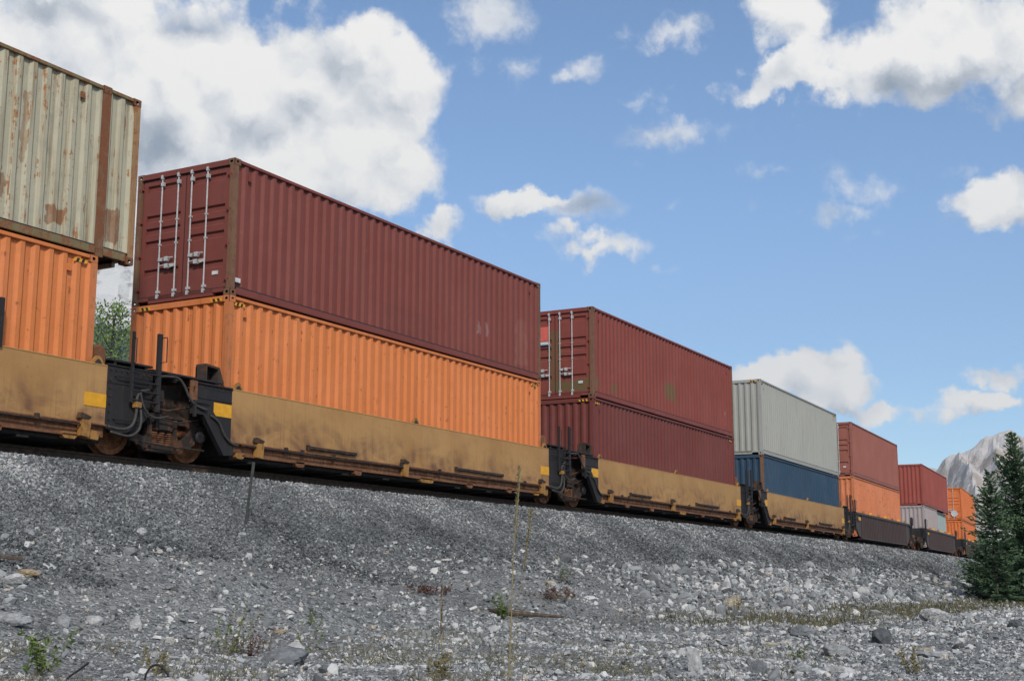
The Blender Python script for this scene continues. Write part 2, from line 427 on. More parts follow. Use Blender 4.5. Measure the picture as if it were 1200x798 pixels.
def casting_mesh(m):
    if m.name in _cast: return _cast[m.name]
    mb = MB(); lx, ly, lz = .178, .162, .118
    # four vertical faces with an oval opening, over a black core that paints the hollow's shade
    def faceplate(n):
        b = MB(); L = lx if n % 2 == 0 else ly
        plate_mb(b, [(0, 0), (L, 0), (L, lz), (0, lz)], [circ(L / 2, lz / 2, .038, .028, 10)], 0, .012)
        return b, L
    for n in range(4):
        b, L = faceplate(n)
        vs = []
        for (x, y, z) in b.v:
            if n == 0: vs.append((x, y, z))
            elif n == 1: vs.append((lx - y, x, z))
            elif n == 2: vs.append((x, ly - y, z))
            else: vs.append((y, x, z))
        mb.add(vs, b.f)
    mb.box(.0125, lx - .0125, .0125, ly - .0125, -.004, 0.002); mb.box(.0, lx, .0, ly, lz - .002, lz + .002)
    mb.m = 1; mb.box(.05, lx - .05, .05, ly - .05, .002, lz - .003)
    me = mb.mesh('corner_casting', [m, M['gasket_shade']]); _cast[m.name] = me
    return me


def container(L, H, paintm, loc, rz, label, end='corr', post=None, rail=None, group='shipping containers stacked on the train', ext=0.0, hazard=False, marks=(), emblem=None, castm=None, side_pitch=.278):
    post = post or paintm; rail = rail or paintm; castm = castm or post
    t = empty('shipping_container', loc, rz, label, 'container', group)
    g = .016
    # side panels
    for near in (True, False):
        mb = MB()
        f = .022 if near else W - .022; sg = 1 if near else -1
        segs = [(.10, L - .10)] if not ext else [(.10, ext - .09), (ext + .09, L - ext - .09), (L - ext + .09, L - .10)]
        for a, b in segs: corr_panel(mb, a, b, .178, H - .055, f, side_pitch, .044, 'x', sg, slope=.20)
        put('side_panel', mb.mesh('side_panel', paintm), t)
        y0, y1 = (0, .06) if near else (W - .06, W)
        mb = MB(); mb.box(.178, L - .178, y0, y1, H - .068, H - .006, .006); put('top_rail', mb.mesh('top_rail', rail), t)
        mb = MB(); z0 = .035
        mb.box(.178, L - .178, y0 + (.0 if near else 0), y1, z0 + .012, .162, .004)
        mb.m = 1; mb.box(.10, L - .10, y0 + (.014 if near else .01), y1 - (.01 if near else .014), .1625, .186); mb.m = 0  # black strip painting the shadow line above the bottom rail
        mb.box(.178, L - .178, y0 - (.004 if near else -.0), y1 + (0 if near else .004), z0, z0 + .012)
        put('bottom_rail', mb.mesh('bottom_rail', [rail, M['gasket_shade']]), t)
    # roof + floor
    mb = MB(); n = 40; zs = []
    for i in range(n):
        a, b = .1 + (L - .2) * i / n, .1 + (L - .2) * (i + 1) / n; q = (b - a) / 4
        mb.add([(x, y, z) for y in (.05, W - .05) for (x, z) in ((a, H - .03), (a + q, H - .03), (a + 1.6 * q, H - .012), (a + 3.4 * q, H - .012), (b, H - .03))],
               [[0, 1, 6, 5], [1, 2, 7, 6], [2, 3, 8, 7], [3, 4, 9, 8]])
    put('roof', mb.mesh('roof', paintm), t)
    mb = MB(); mb.box(.1, L - .1, .05, W - .05, .13, .15)
    for i in range(int(L / .6)): mb.box(.4 + i * .6, .445 + i * .6, .05, W - .05, .06, .13)
    put('floor', mb.mesh('floor', M['darksteel']), t)
    # posts + castings
    cm = casting_mesh(castm)
    for sx in (0, 1):
        for sy in (0, 1):
            x0, x1 = (0, .13) if sx == 0 else (L - .13, L); y0, y1 = (0, .11) if sy == 0 else (W - .11, W)
            mb = MB(); mb.box(x0 + .003, x1 - .003, y0 + .003, y1 - .003, .118, H - .118, .006)
            mb.box(x0 + (.0 if sx == 0 else .05), x1 - (.05 if sx == 0 else 0), y0 + (0 if sy else .05), y1 - (0.05 if sy else 0.0), .12, H - .12)
            p = put('corner_post', mb.mesh('corner_post', post), t)
            for zz in (0, H - .118):
                put('corner_casting', cm, p, (0 if sx == 0 else L - .178, 0 if sy == 0 else W - .162, zz))
    if ext:
        for xx in (ext, L - ext):
            for yy in (0, 1):
                mb = MB(); y0, y1 = (-.004, .1) if yy == 0 else (W - .1, W + .004)
                mb.box(xx - .085, xx + .085, y0, y1, .118, H - .118, .006)
                p = put('intermediate_post', mb.mesh('intermediate_post', castm), t)
                for zz in (-.004, H - .112): put('corner_casting', cm, p, (xx - .089, -.006 if yy == 0 else W - .156, zz))
    # far end: plain corrugated wall; near end: doors or corrugated wall
    def corr_end(x, sg):
        mb = MB(); corr_panel(mb, .11, W - .11, .13, H - .11, x + sg * .02, .24, .046, 'y', sg)
        e = put('end_panel', mb.mesh('end_panel', paintm), t)
        a, b = (x, x + .07) if sg > 0 else (x - .07, x)
        mb = MB(); mb.box(a, b, .162, W - .162, H - .118, H - .004, .005); put('header', mb.mesh('header', paintm), e)
        mb = MB(); mb.box(a, b, .42, W - .42, .02, .15, .005)
        mb.box(a, b, .162, W - .162, .085, .15); put('end_sill', mb.mesh('end_sill', paintm), e)
        return e
    corr_end(L, -1)
    if end == 'corr':
        e = corr_end(0, 1)
    else:
        mb = MB(); mb.box(0, .09, .162, W - .162, H - .118, H - .004, .005); put('header', mb.mesh('header', paintm), t)
        mb = MB(); mb.box(0, .09, .42, W - .42, .015, .14, .005); mb.box(0, .09, .162, W - .162, .07, .14); put('door_sill', mb.mesh('door_sill', paintm), t)
        z0, z1 = .165, H - .135; hh = z1 - z0
        for leaf in (0, 1):
            y0, y1 = (.135, W / 2 - .012) if leaf == 0 else (W / 2 + .012, W - .135)
            mb = MB(); fx, bx = .045, .085; mg = .10
            mb.box(fx, fx + .05, y0, y0 + mg, z0, z1, .004); mb.box(fx, fx + .05, y1 - mg, y1, z0, z1, .004)
            rows = [z1 - hh * f for f in (.075, .335, .445, .555, .80)]
            zc = z0; prof = [(z0, fx)]
            for r in sorted(rows):
                prof += [(r - .07, fx), (r - .04, bx), (r + .04, bx), (r + .07, fx)]
            prof.append((z1, fx))
            vs = [(x, y, z) for y in (y0 + mg, y1 - mg) for (z, x) in prof]; m_ = len(prof)
            mb.add(vs, [[i, i + 1, m_ + i + 1, m_ + i] for i in range(m_ - 1)])
            mb.box(bx + .002, bx + .02, y0, y1, z0, z1)
            d = put('door', mb.mesh('door', paintm), t)
            gb = MB()
            gb.box(.05, .085, y0 - .018, y0, z0 - .01, z1 + .01); gb.box(.05, .085, y1, y1 + .011, z0 - .01, z1 + .01)
            gb.box(.035, .085, y0 - .01, y1 + .01, z1, z1 + .018); gb.box(.035, .085, y0 - .01, y1 + .01, z0 - .02, z0)
            put('door_gasket', gb.mesh('door_gasket', M['gasket_shade']), d)
            bars = (.66, 1.05) if leaf == 0 else (1.39, 1.80)
            for j, yb in enumerate(bars):
                mb = MB(); mb.tube([(.012, yb, .10), (.012, yb, H - .07)], .015, 8)
                for zz, hgt in ((.09, .09), (H - .16, .08)): mb.box(-.014, .032, yb - .025, yb + .025, zz, zz + hgt, .006)
                mb.box(-.012, .04, yb - .045, yb + .03, .20, .25); mb.box(-.012, .044, yb - .045, yb + .018, H - .30, H - .22, .004)
                for fz in (.42, .62): mb.box(-.008, .044, yb - .024, yb + .024, z0 + hh * fz, z0 + hh * fz + .03)
                b = put('locking_bar', mb.mesh('locking_bar', M['galv']), d)
                zz = z0 + hh * (.30 if j == 0 else .235) if leaf == 0 else z0 + hh * (.235 if j == 0 else .30)
                mb = MB(); s = 1 if j == 0 else -1
                zz = z0 + hh * (.235 if j == 0 else .295)
                mb.prism([(yb, zz - .02), (yb + s * .10, zz - .035), (yb + s * .12, zz + .03), (yb + s * .36, zz + .012), (yb + s * .36, zz + .035), (yb, zz + .035)][::s], -.02, .0, 'x')
                mb.box(-.03, .046, min(yb + s * .16, yb + s * .24), max(yb + s * .16, yb + s * .24), zz - .045, zz + .05, .01)
                put('door_handle', mb.mesh('door_handle', M['galv']), d)
            for fz in (.06, .35, .64, .93):
                yb = .10 if leaf == 0 else W - .10
                mb = MB(); mb.box(-.006, .05, yb - .045, yb + .06, z0 + hh * fz - .02, z0 + hh * fz + .02, .006)
                mb.tube([(.0, yb, z0 + hh * fz - .05), (.0, yb, z0 + hh * fz + .05)], .016, 6)
                put('hinge', mb.mesh('hinge', paintm), d)
        mb = MB(); mb.box(.030, .044, .34, .48, .42, .49); put('door_plate', mb.mesh('door_plate', M['white']), t)
    if hazard:
        # short yellow and black slanted stripes below the top corners
        def stripes(kind, a):
            mb = MB(); n = 5
            for i in range(n):
                mb.m = i % 2; b = a + i * .055
                poly = [(b, H - .105), (b + .05, H - .105), (b + .075, H - .045), (b + .025, H - .045)]
                if kind == 'side': mb.prism([(p, z - .065) for p, z in poly], .012, .018, 'y')
                else: mb.prism(poly, -.006, -.0025, 'x')
            put('warning_stripe', mb.mesh('warning_stripe', [M['yellow'], M['gasket_shade']]), t)
        stripes('side', .16); stripes('side', L - .50)
        stripes('end', .17); stripes('end', W - .50)
        # ventilator under the top rail
    for vx in ((.42, L - .62) if not ext else (ext + .35, L - ext - .55)):
        mb = MB(); mb.box(vx, vx + .08, .004, .035, H - .36, H - .24, .01); put('ventilator', mb.mesh('ventilator', rail), t)
    if emblem:
        ey, ez, er = emblem
        mb = MB(); mb.lathe([(er * .72, -.03), (er * .80, -.036), (er, -.036), (er, -.025), (er * .72, -.025)], (0, ey, ez), 'x', 20)
        mb.lathe([(er * .38, -.034), (er * .38, -.026)], (0, ey, ez), 'x', 12)
        put('emblem', mb.mesh('emblem', M['galv']), t)
    for mk in marks:
        (x0, x1, y0, y1, z0, z1, m_, nm) = mk
        mb = MB(); mb.box(x0, x1, y0, y1, z0, z1); put(nm, mb.mesh(nm, m_), t)
    return t


def frame_at(X, L=12.192):
    y0, y1 = float(curve_off(X)), float(curve_off(X + L))
    return X, y0, math.atan2(y1 - y0, L)


def cont(X, z, L, H, m, label, dy=0.0, **kw):
    x, y, a = frame_at(X, max(L, 12.192))
    return container(L, H, m, (x, y + dy, z), a, label, **kw)


L40 = 12.192
cont(-15.37 - .762, 3.64, 13.716, 2.895, M['oldgrey'], 'rust-streaked cream-grey container with brown posts, top left of the photo', ext=.762, post=paint('rusty_end_post', (.36, .21, .10), dirt=.5, rust=.42, rustcol=(.19, .075, .03)), castm=M['rustpost'], rail=M['oldrail'])
cont(-15.37, .75, L40, 2.888, M['orange'], 'orange corrugated container below the rusty cream-grey one at far left', post=M['rustpost_o'], hazard=True,
     marks=[(11.35, 11.40, -.004, .02, 1.0, 1.12, M['white'], 'sticker')])
cont(0, 3.618, L40, 2.604, M['maroon'], 'large maroon container with four silver door bars, nearest the camera', end='door', post=M['rustpost_m'], rail=M['maroon'],
     marks=[(.15, .28, .0, .018, .26, .34, M['white'], 'sticker')])
cont(0, .722, L40, 2.89, M['orange'], 'orange container with yellow corner stripes, directly under the large maroon container', post=M['rustpost_o'], hazard=True)
cont(15.422, 3.606, L40, 2.61, M['redbrown'], 'red-brown container with olive stained doors, upper one of the second full stack', end='door', post=M['rustpost_m'],
     marks=[(.006, .034, 1.42, 2.05, 1.72, 2.14, M['pink'], 'placard'), (.002, .034, 1.42, 2.05, 1.62, 1.70, M['white'], 'placard'), (.002, .034, 1.42, 2.05, 1.585, 1.615, M['navy'], 'placard')])
cont(15.422, .707, L40, 2.892, M['maroon2'], 'dark maroon corrugated container sitting in the ochre well car below the olive stained red-brown one', hazard=True)
cont(31.028, 3.318, L40, 2.92, M['sage'], 'pale grey-green container on top of the dark blue one', hazard=True)
cont(31.028, .72, L40, 2.59, M['blue'], 'dark blue container under the pale grey-green container', post=M['rustpost_m'])
cont(46.278, 3.578, L40, 2.63, M['brick'], 'faded brick-red container with a door end, between the grey-green and bright red ones', end='door')
cont(46.278, .682, L40, 2.888, M['orange2'], 'faded orange container in the first dark ribbed well car, beyond the blue one')
cont(67.265, 3.275, L40, 2.57, M['brick2'], 'bright weathered red corrugated container on top of the two pale short ones')
cont(67.265, .682, 6.058, 2.58, M['palepink'], 'short pale pinkish container in the second dark well car, under the bright red one')
cont(67.265 + 6.134, .682, 6.058, 2.58, M['palegreen'], 'short pale grey-green container just beyond the pale pinkish one', dy=.19)
cont(89.3, 3.30, L40, 2.52, M['orange3'], 'small bright orange container with a round emblem on its doors, beside the spruce', end='door',
     emblem=(.62, .52, .24))
cont(89.3, .70, L40, 2.58, M['orange3'], 'orange container just left of the spruce, under the one with the round emblem', post=M['rustpost_o'])


# ================================================================== well cars
WB, TC = 1.81, -1.46        # wheelbase and truck centre, in the frame of the unit that carries it
ZR = .5                      # top of rail


def truck(parent, xc):
    """two side frames and the bolster in one mesh; wheels, axles, bearings and springs are its children"""
    mb = MB(); za = ZR + .43; h = WB / 2
    outer = [(-h - .20, za + .10), (-h - .17, za + .20), (-h + .10, za + .24), (-.46, za + .32), (.46, za + .32), (h - .10, za + .24), (h + .17, za + .20), (h + .20, za + .10),
             (h + .17, za - .03), (h + .12, za - .05), (h + .10, za + .09), (h - .10, za + .09), (h - .13, za - .08), (.55, za - .22), (.38, za - .34), (-.38, za - .34), (-.55, za - .22), (-h + .13, za - .08), (-h + .10, za + .09), (-h - .10, za + .09), (-h - .12, za - .05), (-h - .17, za - .03)]
    outer = [(xc + a, b) for a, b in outer]
    hl = [[(xc + s * (.36), za + .17), (xc + s * .60, za + .17), (xc + s * .66, za + .08), (xc + s * .56, za - .06), (xc + s * .40, za - .10), (xc + s * .34, za - .0)] for s in (-1, 1)]
    hm = [(xc - .26, za + .16), (xc + .26, za + .16), (xc + .26, za - .20), (xc - .26, za - .20)]
    for y0, y1 in ((.10, .20), (W - .20, W - .10)):
        plate_mb(mb, outer, hl + [hm], y0, y1)
        s = -1 if y0 < 1 else 1; yo = y0 if s < 0 else y1
        e = .028 * s
        mb.box(xc - .46, xc + .46, min(yo, yo + e), max(yo, yo + e), za + .25, za + .315, .006)      # top flange
        mb.box(xc - .38, xc + .38, min(yo, yo + e), max(yo, yo + e), za - .335, za - .28, .006)
        for q in (-1, 1):
            mb.prism([(xc + q * .55, za - .22), (xc + q * .59, za - .26), (xc + q * (h - .10), za - .11), (xc + q * (h - .14), za - .06)][::q], min(yo, yo + e), max(yo, yo + e), 'y')
            mb.box(xc + q * .30 - .03, xc + q * .30 + .03, min(yo, yo + e), max(yo, yo + e), za - .25, za + .25, .006)
            mb.box(xc + q * h - .09, xc + q * h + .09, min(yo, yo + e), max(yo, yo + e), za + .1, za + .19, .01)
    mb.box(xc - .20, xc + .20, .05, W - .05, za + .02, za + .20, .02)       # bolster
    mb.box(xc - .14, xc + .14, .04, .12, za + .03, za + .15, .02)
    for q in (-1, 1):                                                       # brake beam and shoes
        mb.tube([(xc + q * .40, .45, za - .12), (xc + q * .40, W - .45, za - .12)], .035, 6)
        for yy in (.46, W - .46): mb.box(xc + q * .43 - .03, xc + q * .43 + .03, yy - .05, yy + .05, za - .24, za + .06)
    t = put('truck_frame', mb.mesh('truck_frame', M['blackrust']), parent)
    for y0 in (.11, W - .19):
        sm = MB()
        for cxx in (-.17, 0, .17):
            for k in range(6):
                z = za - .19 + k * .036
                sm.lathe([(.03, z - .012), (.078, z - .012), (.083, z), (.078, z + .012), (.03, z + .012)], (0, 0, 0), 'y', 12)
                n = 12 * 5
                # stand the ring upright and move it into the spring pocket
                for i in range(len(sm.v) - n, len(sm.v)):
                    x, y, z2 = sm.v[i]
                    sm.v[i] = (xc + cxx + x, y0 + .04 + z2, y)
        put('spring', sm.mesh('spring', M['sill']), t)
    for q in (-1, 1):
        ax = xc + q * h
        mb = MB(); mb.tube([(ax, .06, za), (ax, W - .06, za)], .07, 12); put('axle', mb.mesh('axle', M['blackrust']), t)
        for side in (0, 1):
            prof = [(.09, .02), (.17, .03), (.33, -.005), (.345, -.03), (.43, -.035), (.435, .07), (.46, .085), (.455, .115), (.36, .12), (.34, .075), (.17, .08), (.09, .11)]
            mb = MB()
            if side == 0: mb.lathe([(r, .42 + a) for r, a in prof], (ax, 0, za), 'y', 40)
            else: mb.lathe([(r, W - .42 - a) for r, a in prof], (ax, 0, za), 'y', 40)
            put('wheel', mb.mesh('wheel', M['wheelface']), t)
            mb = MB(); s = 1 if side == 0 else -1; b0 = .07 if side == 0 else W - .07
            mb.lathe([(.11, b0 + s * .16), (.115, b0), (.095, b0 - s * .03), (.06, b0 - s * .035)], (ax, 0, za), 'y', 20)
            for k in range(3):
                an = k * 2.094 + .5; bx, bz = ax + .06 * math.cos(an), za + .06 * math.sin(an)
                mb.lathe([(.016, b0 - s * .02), (.016, b0 - s * .052)], (bx, 0, bz), 'y', 6)
            put('bearing_cap', mb.mesh('bearing_cap', M['black']), t)
    return t


def rung_ladder(parent, xa, xb, z0, z1, y=-.17):
    mb = MB()
    mb.box(xa - .022, xa + .022, y - .02, y + .02, z0, z1, .004)
    mb.box(xb - .045, xb + .045, y - .02, y + .03, z0 - .1, z1 + .05, .004)
    for z in np.arange(z0 + .05, 1.95, .155): mb.box(xa, xb, y - .03, y + .0, z - .012, z + .012, .004)
    mb.tube([(xb, y - .02, z1 - .02), (xb + .10, y - .06, z1 - .0), (xb + .11, y - .06, z1 - .05), (xb + .11, y - .06, z1 - .42), (xb, y - .02, z1 - .44)], .010, 6)
    mb.tube([(xa, y - .02, z1 - .1), (xa, y - .07, z1 - .12), (xa, y - .07, z1 - .52), (xa, y - .02, z1 - .54)], .009, 6)
    return put('ladder', mb.mesh('ladder', M['black']), parent)


def yellow_unit():
    t = empty('well_car', (0, 0, 0), 0, 'x', 'railway well car', 'articulated well cars with ochre sides')
    X0, X1 = .06, 12.42
    for near in (1, 0):
        def Y(a, b):            # a..b measured outwards-in from the near face; mirrored for the far side
            return (a, b) if near else (W - b, W - a)
        mb = MB(); mb.box(X0, X1, *Y(-.105, -.085), .90, 1.85)
        mb.box(X0, X1, *Y(-.112, -.05), 1.845, 1.87, .006)
        s = put('side_plate', mb.mesh('side_plate', M['ochre']), t)
        mb = MB(); mb.box(X0, X1, *Y(-.16, -.05), .875, .905, .006); mb.box(X0, X1, *Y(-.08, -.05), .70, .875)
        mb.box(X0 + .3, X1 - .3, *Y(-.13, .10), .665, .70, .004)
        put('side_sill', mb.mesh('side_sill', M['sill']), t)
        if near:
            mb = MB(); pts = [(x, -.17 + .006 * math.sin(x * 2.1), .852 + .008 * math.sin(x * 1.3 + 1)) for x in np.linspace(.3, 12.1, 40)]
            mb.tube(pts, .016, 6)
            for x in (1.55, 2.05, 3.05, 5.45, 7.0, 9.2, 11.0): mb.box(x - .035, x + .035, -.20, -.15, .84, .935, .008)
            put('air_pipe', mb.mesh('air_pipe', M['blackrust']), t)
            for a, b in ((2.25, 3.85), (7.75, 9.95)):
                mb = MB(); mb.box(a, b, -.165, -.107, .965, 1.03, .012); mb.box(a - .01, a + .03, -.17, -.105, .945, 1.045)
                put('rubbing_bar', mb.mesh('rubbing_bar', M['blackrust']), t)
            # square bracket feet hanging from the sill
            for x, wd_, z0 in ((.30, .22, .62), (2.05, .26, .60), (3.95, .24, .58), (6.55, .52, .60), (8.4, .24, .60), (10.3, .22, .60), (11.7, .28, .62)):
                mb = MB(); mb.prism([(x - wd_ / 2, z0 + .03), (x - wd_ / 2 + .04, z0), (x + wd_ / 2 - .04, z0), (x + wd_ / 2, z0 + .03), (x + wd_ / 2, z0 + .105), (x - wd_ / 2, z0 + .105)], -.13, .12, 'y')
                put('sill_bracket', mb.mesh('sill_bracket', M['ochre_part'] if x in (.30, 6.55, 11.7) else M['sill']), t)
            for x in (.78, 5.62, 11.95):   # yellow tie-down lug with a dark cap
                mb = MB(); mb.prism([(x - .09, .68), (x + .08, .66), (x + .10, .88), (x + .06, .97), (x - .08, .97)], -.20, -.106, 'y')
                q = put('tie_down_lug', mb.mesh('tie_down_lug', M['ochre_part']), t)
                mb = MB(); mb.prism([(x - .13, .95), (x + .07, .95), (x + .10, .985), (x - .10, 1.04)], -.215, -.11, 'y'); put('lug_cap', mb.mesh('lug_cap', M['blackrust']), q)
            for x in (.22, 6.12, 12.22):   # rounded guide hoods on the top chord
                mb = MB()
                arc = [(x - .13 + .26 * k / 8, 1.87 + .13 * math.sin(math.pi * k / 8)) for k in range(9)]
                inner = [(x - .08 + .16 * k / 8, 1.87 + .075 * math.sin(math.pi * k / 8)) for k in range(9)]
                mb.prism(arc, -.105, -.06, 'y')
                mb.m = 1; mb.prism(inner, -.11, -.106, 'y')
                put('container_guide', mb.mesh('container_guide', [M['ochre_part'], M['blackrust']]), t)
    mb = MB(); mb.box(.1, 12.38, -.04, W + .04, .60, .655)
    for x in np.arange(.6, 12.2, 1.45): mb.box(x, x + .22, -.06, W + .06, .565, .60)
    put('well_floor', mb.mesh('well_floor', M['darksteel']), t)
    # end bulkheads
    for x, s in ((.0, 1), (12.48, -1)):
        mb = MB(); mb.box(min(x, x + s * .05) - .03, max(x, x + s * .05) - .03, .0, W, .66, 1.84, .01); put('bulkhead', mb.mesh('bulkhead', M['black']), t)
    # near end ("left" end): black side plate over the wheel, slanted arm, deck, guide box
    for near in (1, 0):
        def Y(a, b): return (a, b) if near else (W - b, W - a)
        mb = MB(); plate_mb(mb, [(-.92, 1.45), (-.92, 1.84), (.055, 1.86), (.055, .70), (-.18, .68), (-.66, 1.25), (-.74, 1.40)], [], *Y(-.10, -.06))
        mb.box(-.92, .055, *Y(-.112, -.06), 1.60, 1.615); mb.box(-.93, .05, *Y(-.13, -.05), 1.845, 1.875, .004)
        e = put('end_plate', mb.mesh('end_plate', M['black']), t)
        mb = MB(); mb.prism([(-1.02, 1.30), (-1.02, 1.48), (-.64, 1.48), (.03, .84), (.03, .66), (-.22, .63), (-.70, 1.20), (-.78, 1.30)][::-1], *Y(-.20, -.10), 'y')
        mb.prism([(-1.05, 1.24), (-1.05, 1.53), (-.66, 1.53), (-.66, 1.49), (-1.0, 1.49), (-1.0, 1.24)][::-1], *Y(-.235, -.19), 'y')
        put('slanted_arm', mb.mesh('slanted_arm', M['black']), e)
        mb = MB(); mb.box(-.42, .05, *Y(-.108, -.101), 1.33, 1.565); put('reflector', mb.mesh('reflector', M['yellow']), e)
        # far end ("right" end)
        k = 12.43
        mb = MB(); plate_mb(mb, [(k, .86), (k, 1.87), (k + 1.02, 1.89), (k + 1.02, 1.45), (k + .92, 1.10), (k + .70, .88), (k + .35, .80)], [], *Y(-.09, -.05))
        mb.box(k, k + 1.02, *Y(-.10, -.05), 1.60, 1.615); mb.box(k, k + 1.04, *Y(-.11, -.04), 1.88, 1.905, .004)
        e2 = put('end_plate', mb.mesh('end_plate', M['black']), t)
        mb = MB(); mb.box(k - .46, k - .01, *Y(-.113, -.1055), 1.175, 1.39); put('reflector', mb.mesh('reflector', M['yellow']), e2)
        for x, sx, m_ in ((k - .32, .34, M['ochre_part']),):
            mb = MB(); mb.prism([(x - .17, .66), (x + .15, .64), (x + .18, .78), (x - .12, .80)], *Y(-.15, .05), 'y'); put('corner_foot', mb.mesh('corner_foot', m_), e2)
    mb = MB(); mb.box(-1.95, -.20, -.08, .40, 1.915, 1.95, .004)
    for x in (-1.8, -1.35, -.95, -.35): mb.box(x, x + .06, -.06, .3, 1.83, 1.915)
    mb.box(-1.95, -.20, .5, W + .08, 1.915, 1.95)
    put('walkway', mb.mesh('walkway', M['black']), t)
    mb = MB(); mb.box(12.46, 13.45, -.08, .5, 1.965, 2.0, .004)
    for x in (12.6, 13.0, 13.3): mb.box(x, x + .05, -.06, .4, 1.88, 1.965)
    mb.box(12.46, 13.45, .6, W + .08, 1.965, 2.0)
    put('walkway', mb.mesh('walkway', M['black']), t)
    # open guide box that centres the container
    mb = MB(); a, b = -.52, -.17
    mb.prism([(a, 2.26), (b, 2.23), (b, 1.95), (b - .03, 1.95), (b - .03, 2.19), (a + .03, 2.22), (a + .03, 1.96), (a, 1.96)], .02, .26, 'y'); mb.box(a, b, .24, .27, 1.95, 2.22)
    mb.prism([(b, 2.23), (b + .14, 1.95), (b, 1.95)], .02, .26, 'y')
    put('guide_box', mb.mesh('guide_box', M['blackrust']), t)
    mb = MB(); mb.prism([(12.24, 1.88), (12.46, 1.88), (12.46, 2.12), (12.36, 2.22), (12.28, 2.16)], .0, .16, 'y'); put('corner_guide', mb.mesh('corner_guide', M['sill']), t)
    # bracket with a slot
    mb = MB(); plate_mb(mb, [(-1.06, 1.50), (-.90, 1.50), (-.90, 1.88), (-1.06, 1.88)], [circ(-.98, 1.70, .028, .085, 10)], -.15, -.11); put('slotted_bracket', mb.mesh('slotted_bracket', M['sill']), t)
    # drawbar / articulation body
    mb = MB(); mb.prism([(-1.85, 1.40), (-1.7, 1.74), (-.9, 1.82), (.0, 1.82), (.0, 1.25), (-1.1, 1.22)][::-1], .28, W - .28, 'y')
    put('end_sill', mb.mesh('end_sill', M['blackrust']), t); mb = MB()
    mb.prism([(12.5, 1.20), (12.5, 1.84), (13.6, 1.84), (14.0, 1.68), (14.0, 1.34), (13.3, 1.24)][::-1], .30, W - .30, 'y')
    put('end_sill', mb.mesh('end_sill', M['blackrust']), t)
    # ladder on the far end of the unit and hoses
    rung_ladder(t, 12.9, 13.5, 1.32, 2.50)
    for pts, r in (([(12.45, -.15, .88), (12.75, -.18, .86), (12.95, -.18, .95), (13.02, -.18, 1.15), (13.03, -.17, 1.38), (13.12, -.16, 1.52), (13.35, -.12, 1.58)], .026),
                   ([(12.5, -.16, .80), (12.85, -.2, .76), (13.06, -.2, .86), (13.12, -.2, 1.02), (13.12, -.18, 1.22)], .022),
                   ([(13.08, -.2, 1.5), (13.15, -.2, 1.3), (13.3, -.2, 1.15), (13.5, -.21, 1.12), (13.75, -.2, 1.18)], .018),
                   ([(-1.85, -.14, 1.83), (-1.6, -.16, 1.86), (-1.40, -.17, 1.85), (-1.25, -.18, 1.72), (-1.15, -.2, 1.55), (-1.0, -.21, 1.44), (-.75, -.24, 1.38)], .024),
                   ([(-.62, -.22, 1.30), (-.42, -.23, 1.2), (-.25, -.23, .98), (-.05, -.22, .86), (.15, -.2, .84)], .022)):
        mb = MB(); V = [Vector(p) for p in pts]
        sm = []
        for i in range(len(V) - 1):
            p0, p1, p2, p3 = V[max(i - 1, 0)], V[i], V[i + 1], V[min(i + 2, len(V) - 1)]
            for q in range(5):
                u = q / 5
                sm.append(.5 * ((2 * p1) + (p2 - p0) * u + (2 * p0 - 5 * p1 + 4 * p2 - p3) * u * u + (3 * p1 - p0 - 3 * p2 + p3) * u ** 3))
        sm.append(V[-1]); mb.tube(sm, r, 7)
        put('hose', mb.mesh('hose', M['hose'], True), t)
    mb = MB(); mb.box(12.98, 13.10, -.215, -.12, 1.24, 1.34, .01); put('hose_clamp', mb.mesh('hose_clamp', M['ochre_part']), t)
    for (x0, z0, x1, z1) in ((12.6, 1.72, 13.3, 1.72), (12.6, 1.02, 13.2, 1.02)):
        mb = MB(); mb.tube([(x0, -.09, z0), (x0, -.15, z0), (x1, -.15, z1), (x1, -.09, z1)], .011, 6); put('grab_iron', mb.mesh('grab_iron', M['black']), t)
    mb = MB()
    for x, z in [(-.86 + .11 * k, 1.80) for k in range(9)] + [(12.5 + .12 * k, 1.82) for k in range(8)] + [(12.5, 1.0 + .13 * k) for k in range(6)]:
        mb.lathe([(.013, -.118), (.013, -.095)], (x, 0, z), 'y', 6)
    put('rivets', mb.mesh('rivets', M['blackrust']), t)
    for pts, r_ in (([(-2.5, .0, 1.02), (-1.9, -.02, 1.16), (-1.2, -.02, 1.12), (-.7, .0, 1.22)], .016), ([(-2.3, .02, .74), (-1.46, .0, .70), (-.5, .02, .70)], .018), ([(-1.9, .05, 1.34), (-1.46, .02, 1.30), (-.9, .05, 1.42)], .022)):
        mb = MB(); mb.tube(pts, r_, 6); put('brake_rod', mb.mesh('brake_rod', M['blackrust']), t)
    mb = MB(); mb.box(-1.80, -1.58, -.02, .12, 1.42, 1.64, .02); mb.lathe([(.05, -.03), (.05, .0)], (-1.69, 0, 1.53), 'y', 10); put('brake_valve', mb.mesh('brake_valve', M['blackrust']), t)
    truck(t, TC)
    return t


def children(o): return [c for c in sc.objects if c.parent == o]


def copy_tree(o, parent=None):
    c = o.copy(); sc.collection.objects.link(c); c.parent = parent
    for ch in KIDS[o.name]: copy_tree(ch, c)
    return c


def index_kids():
    d = {o.name: [] for o in sc.objects}
    for o in sc.objects:
        if o.parent: d[o.parent.name].append(o)
    return d


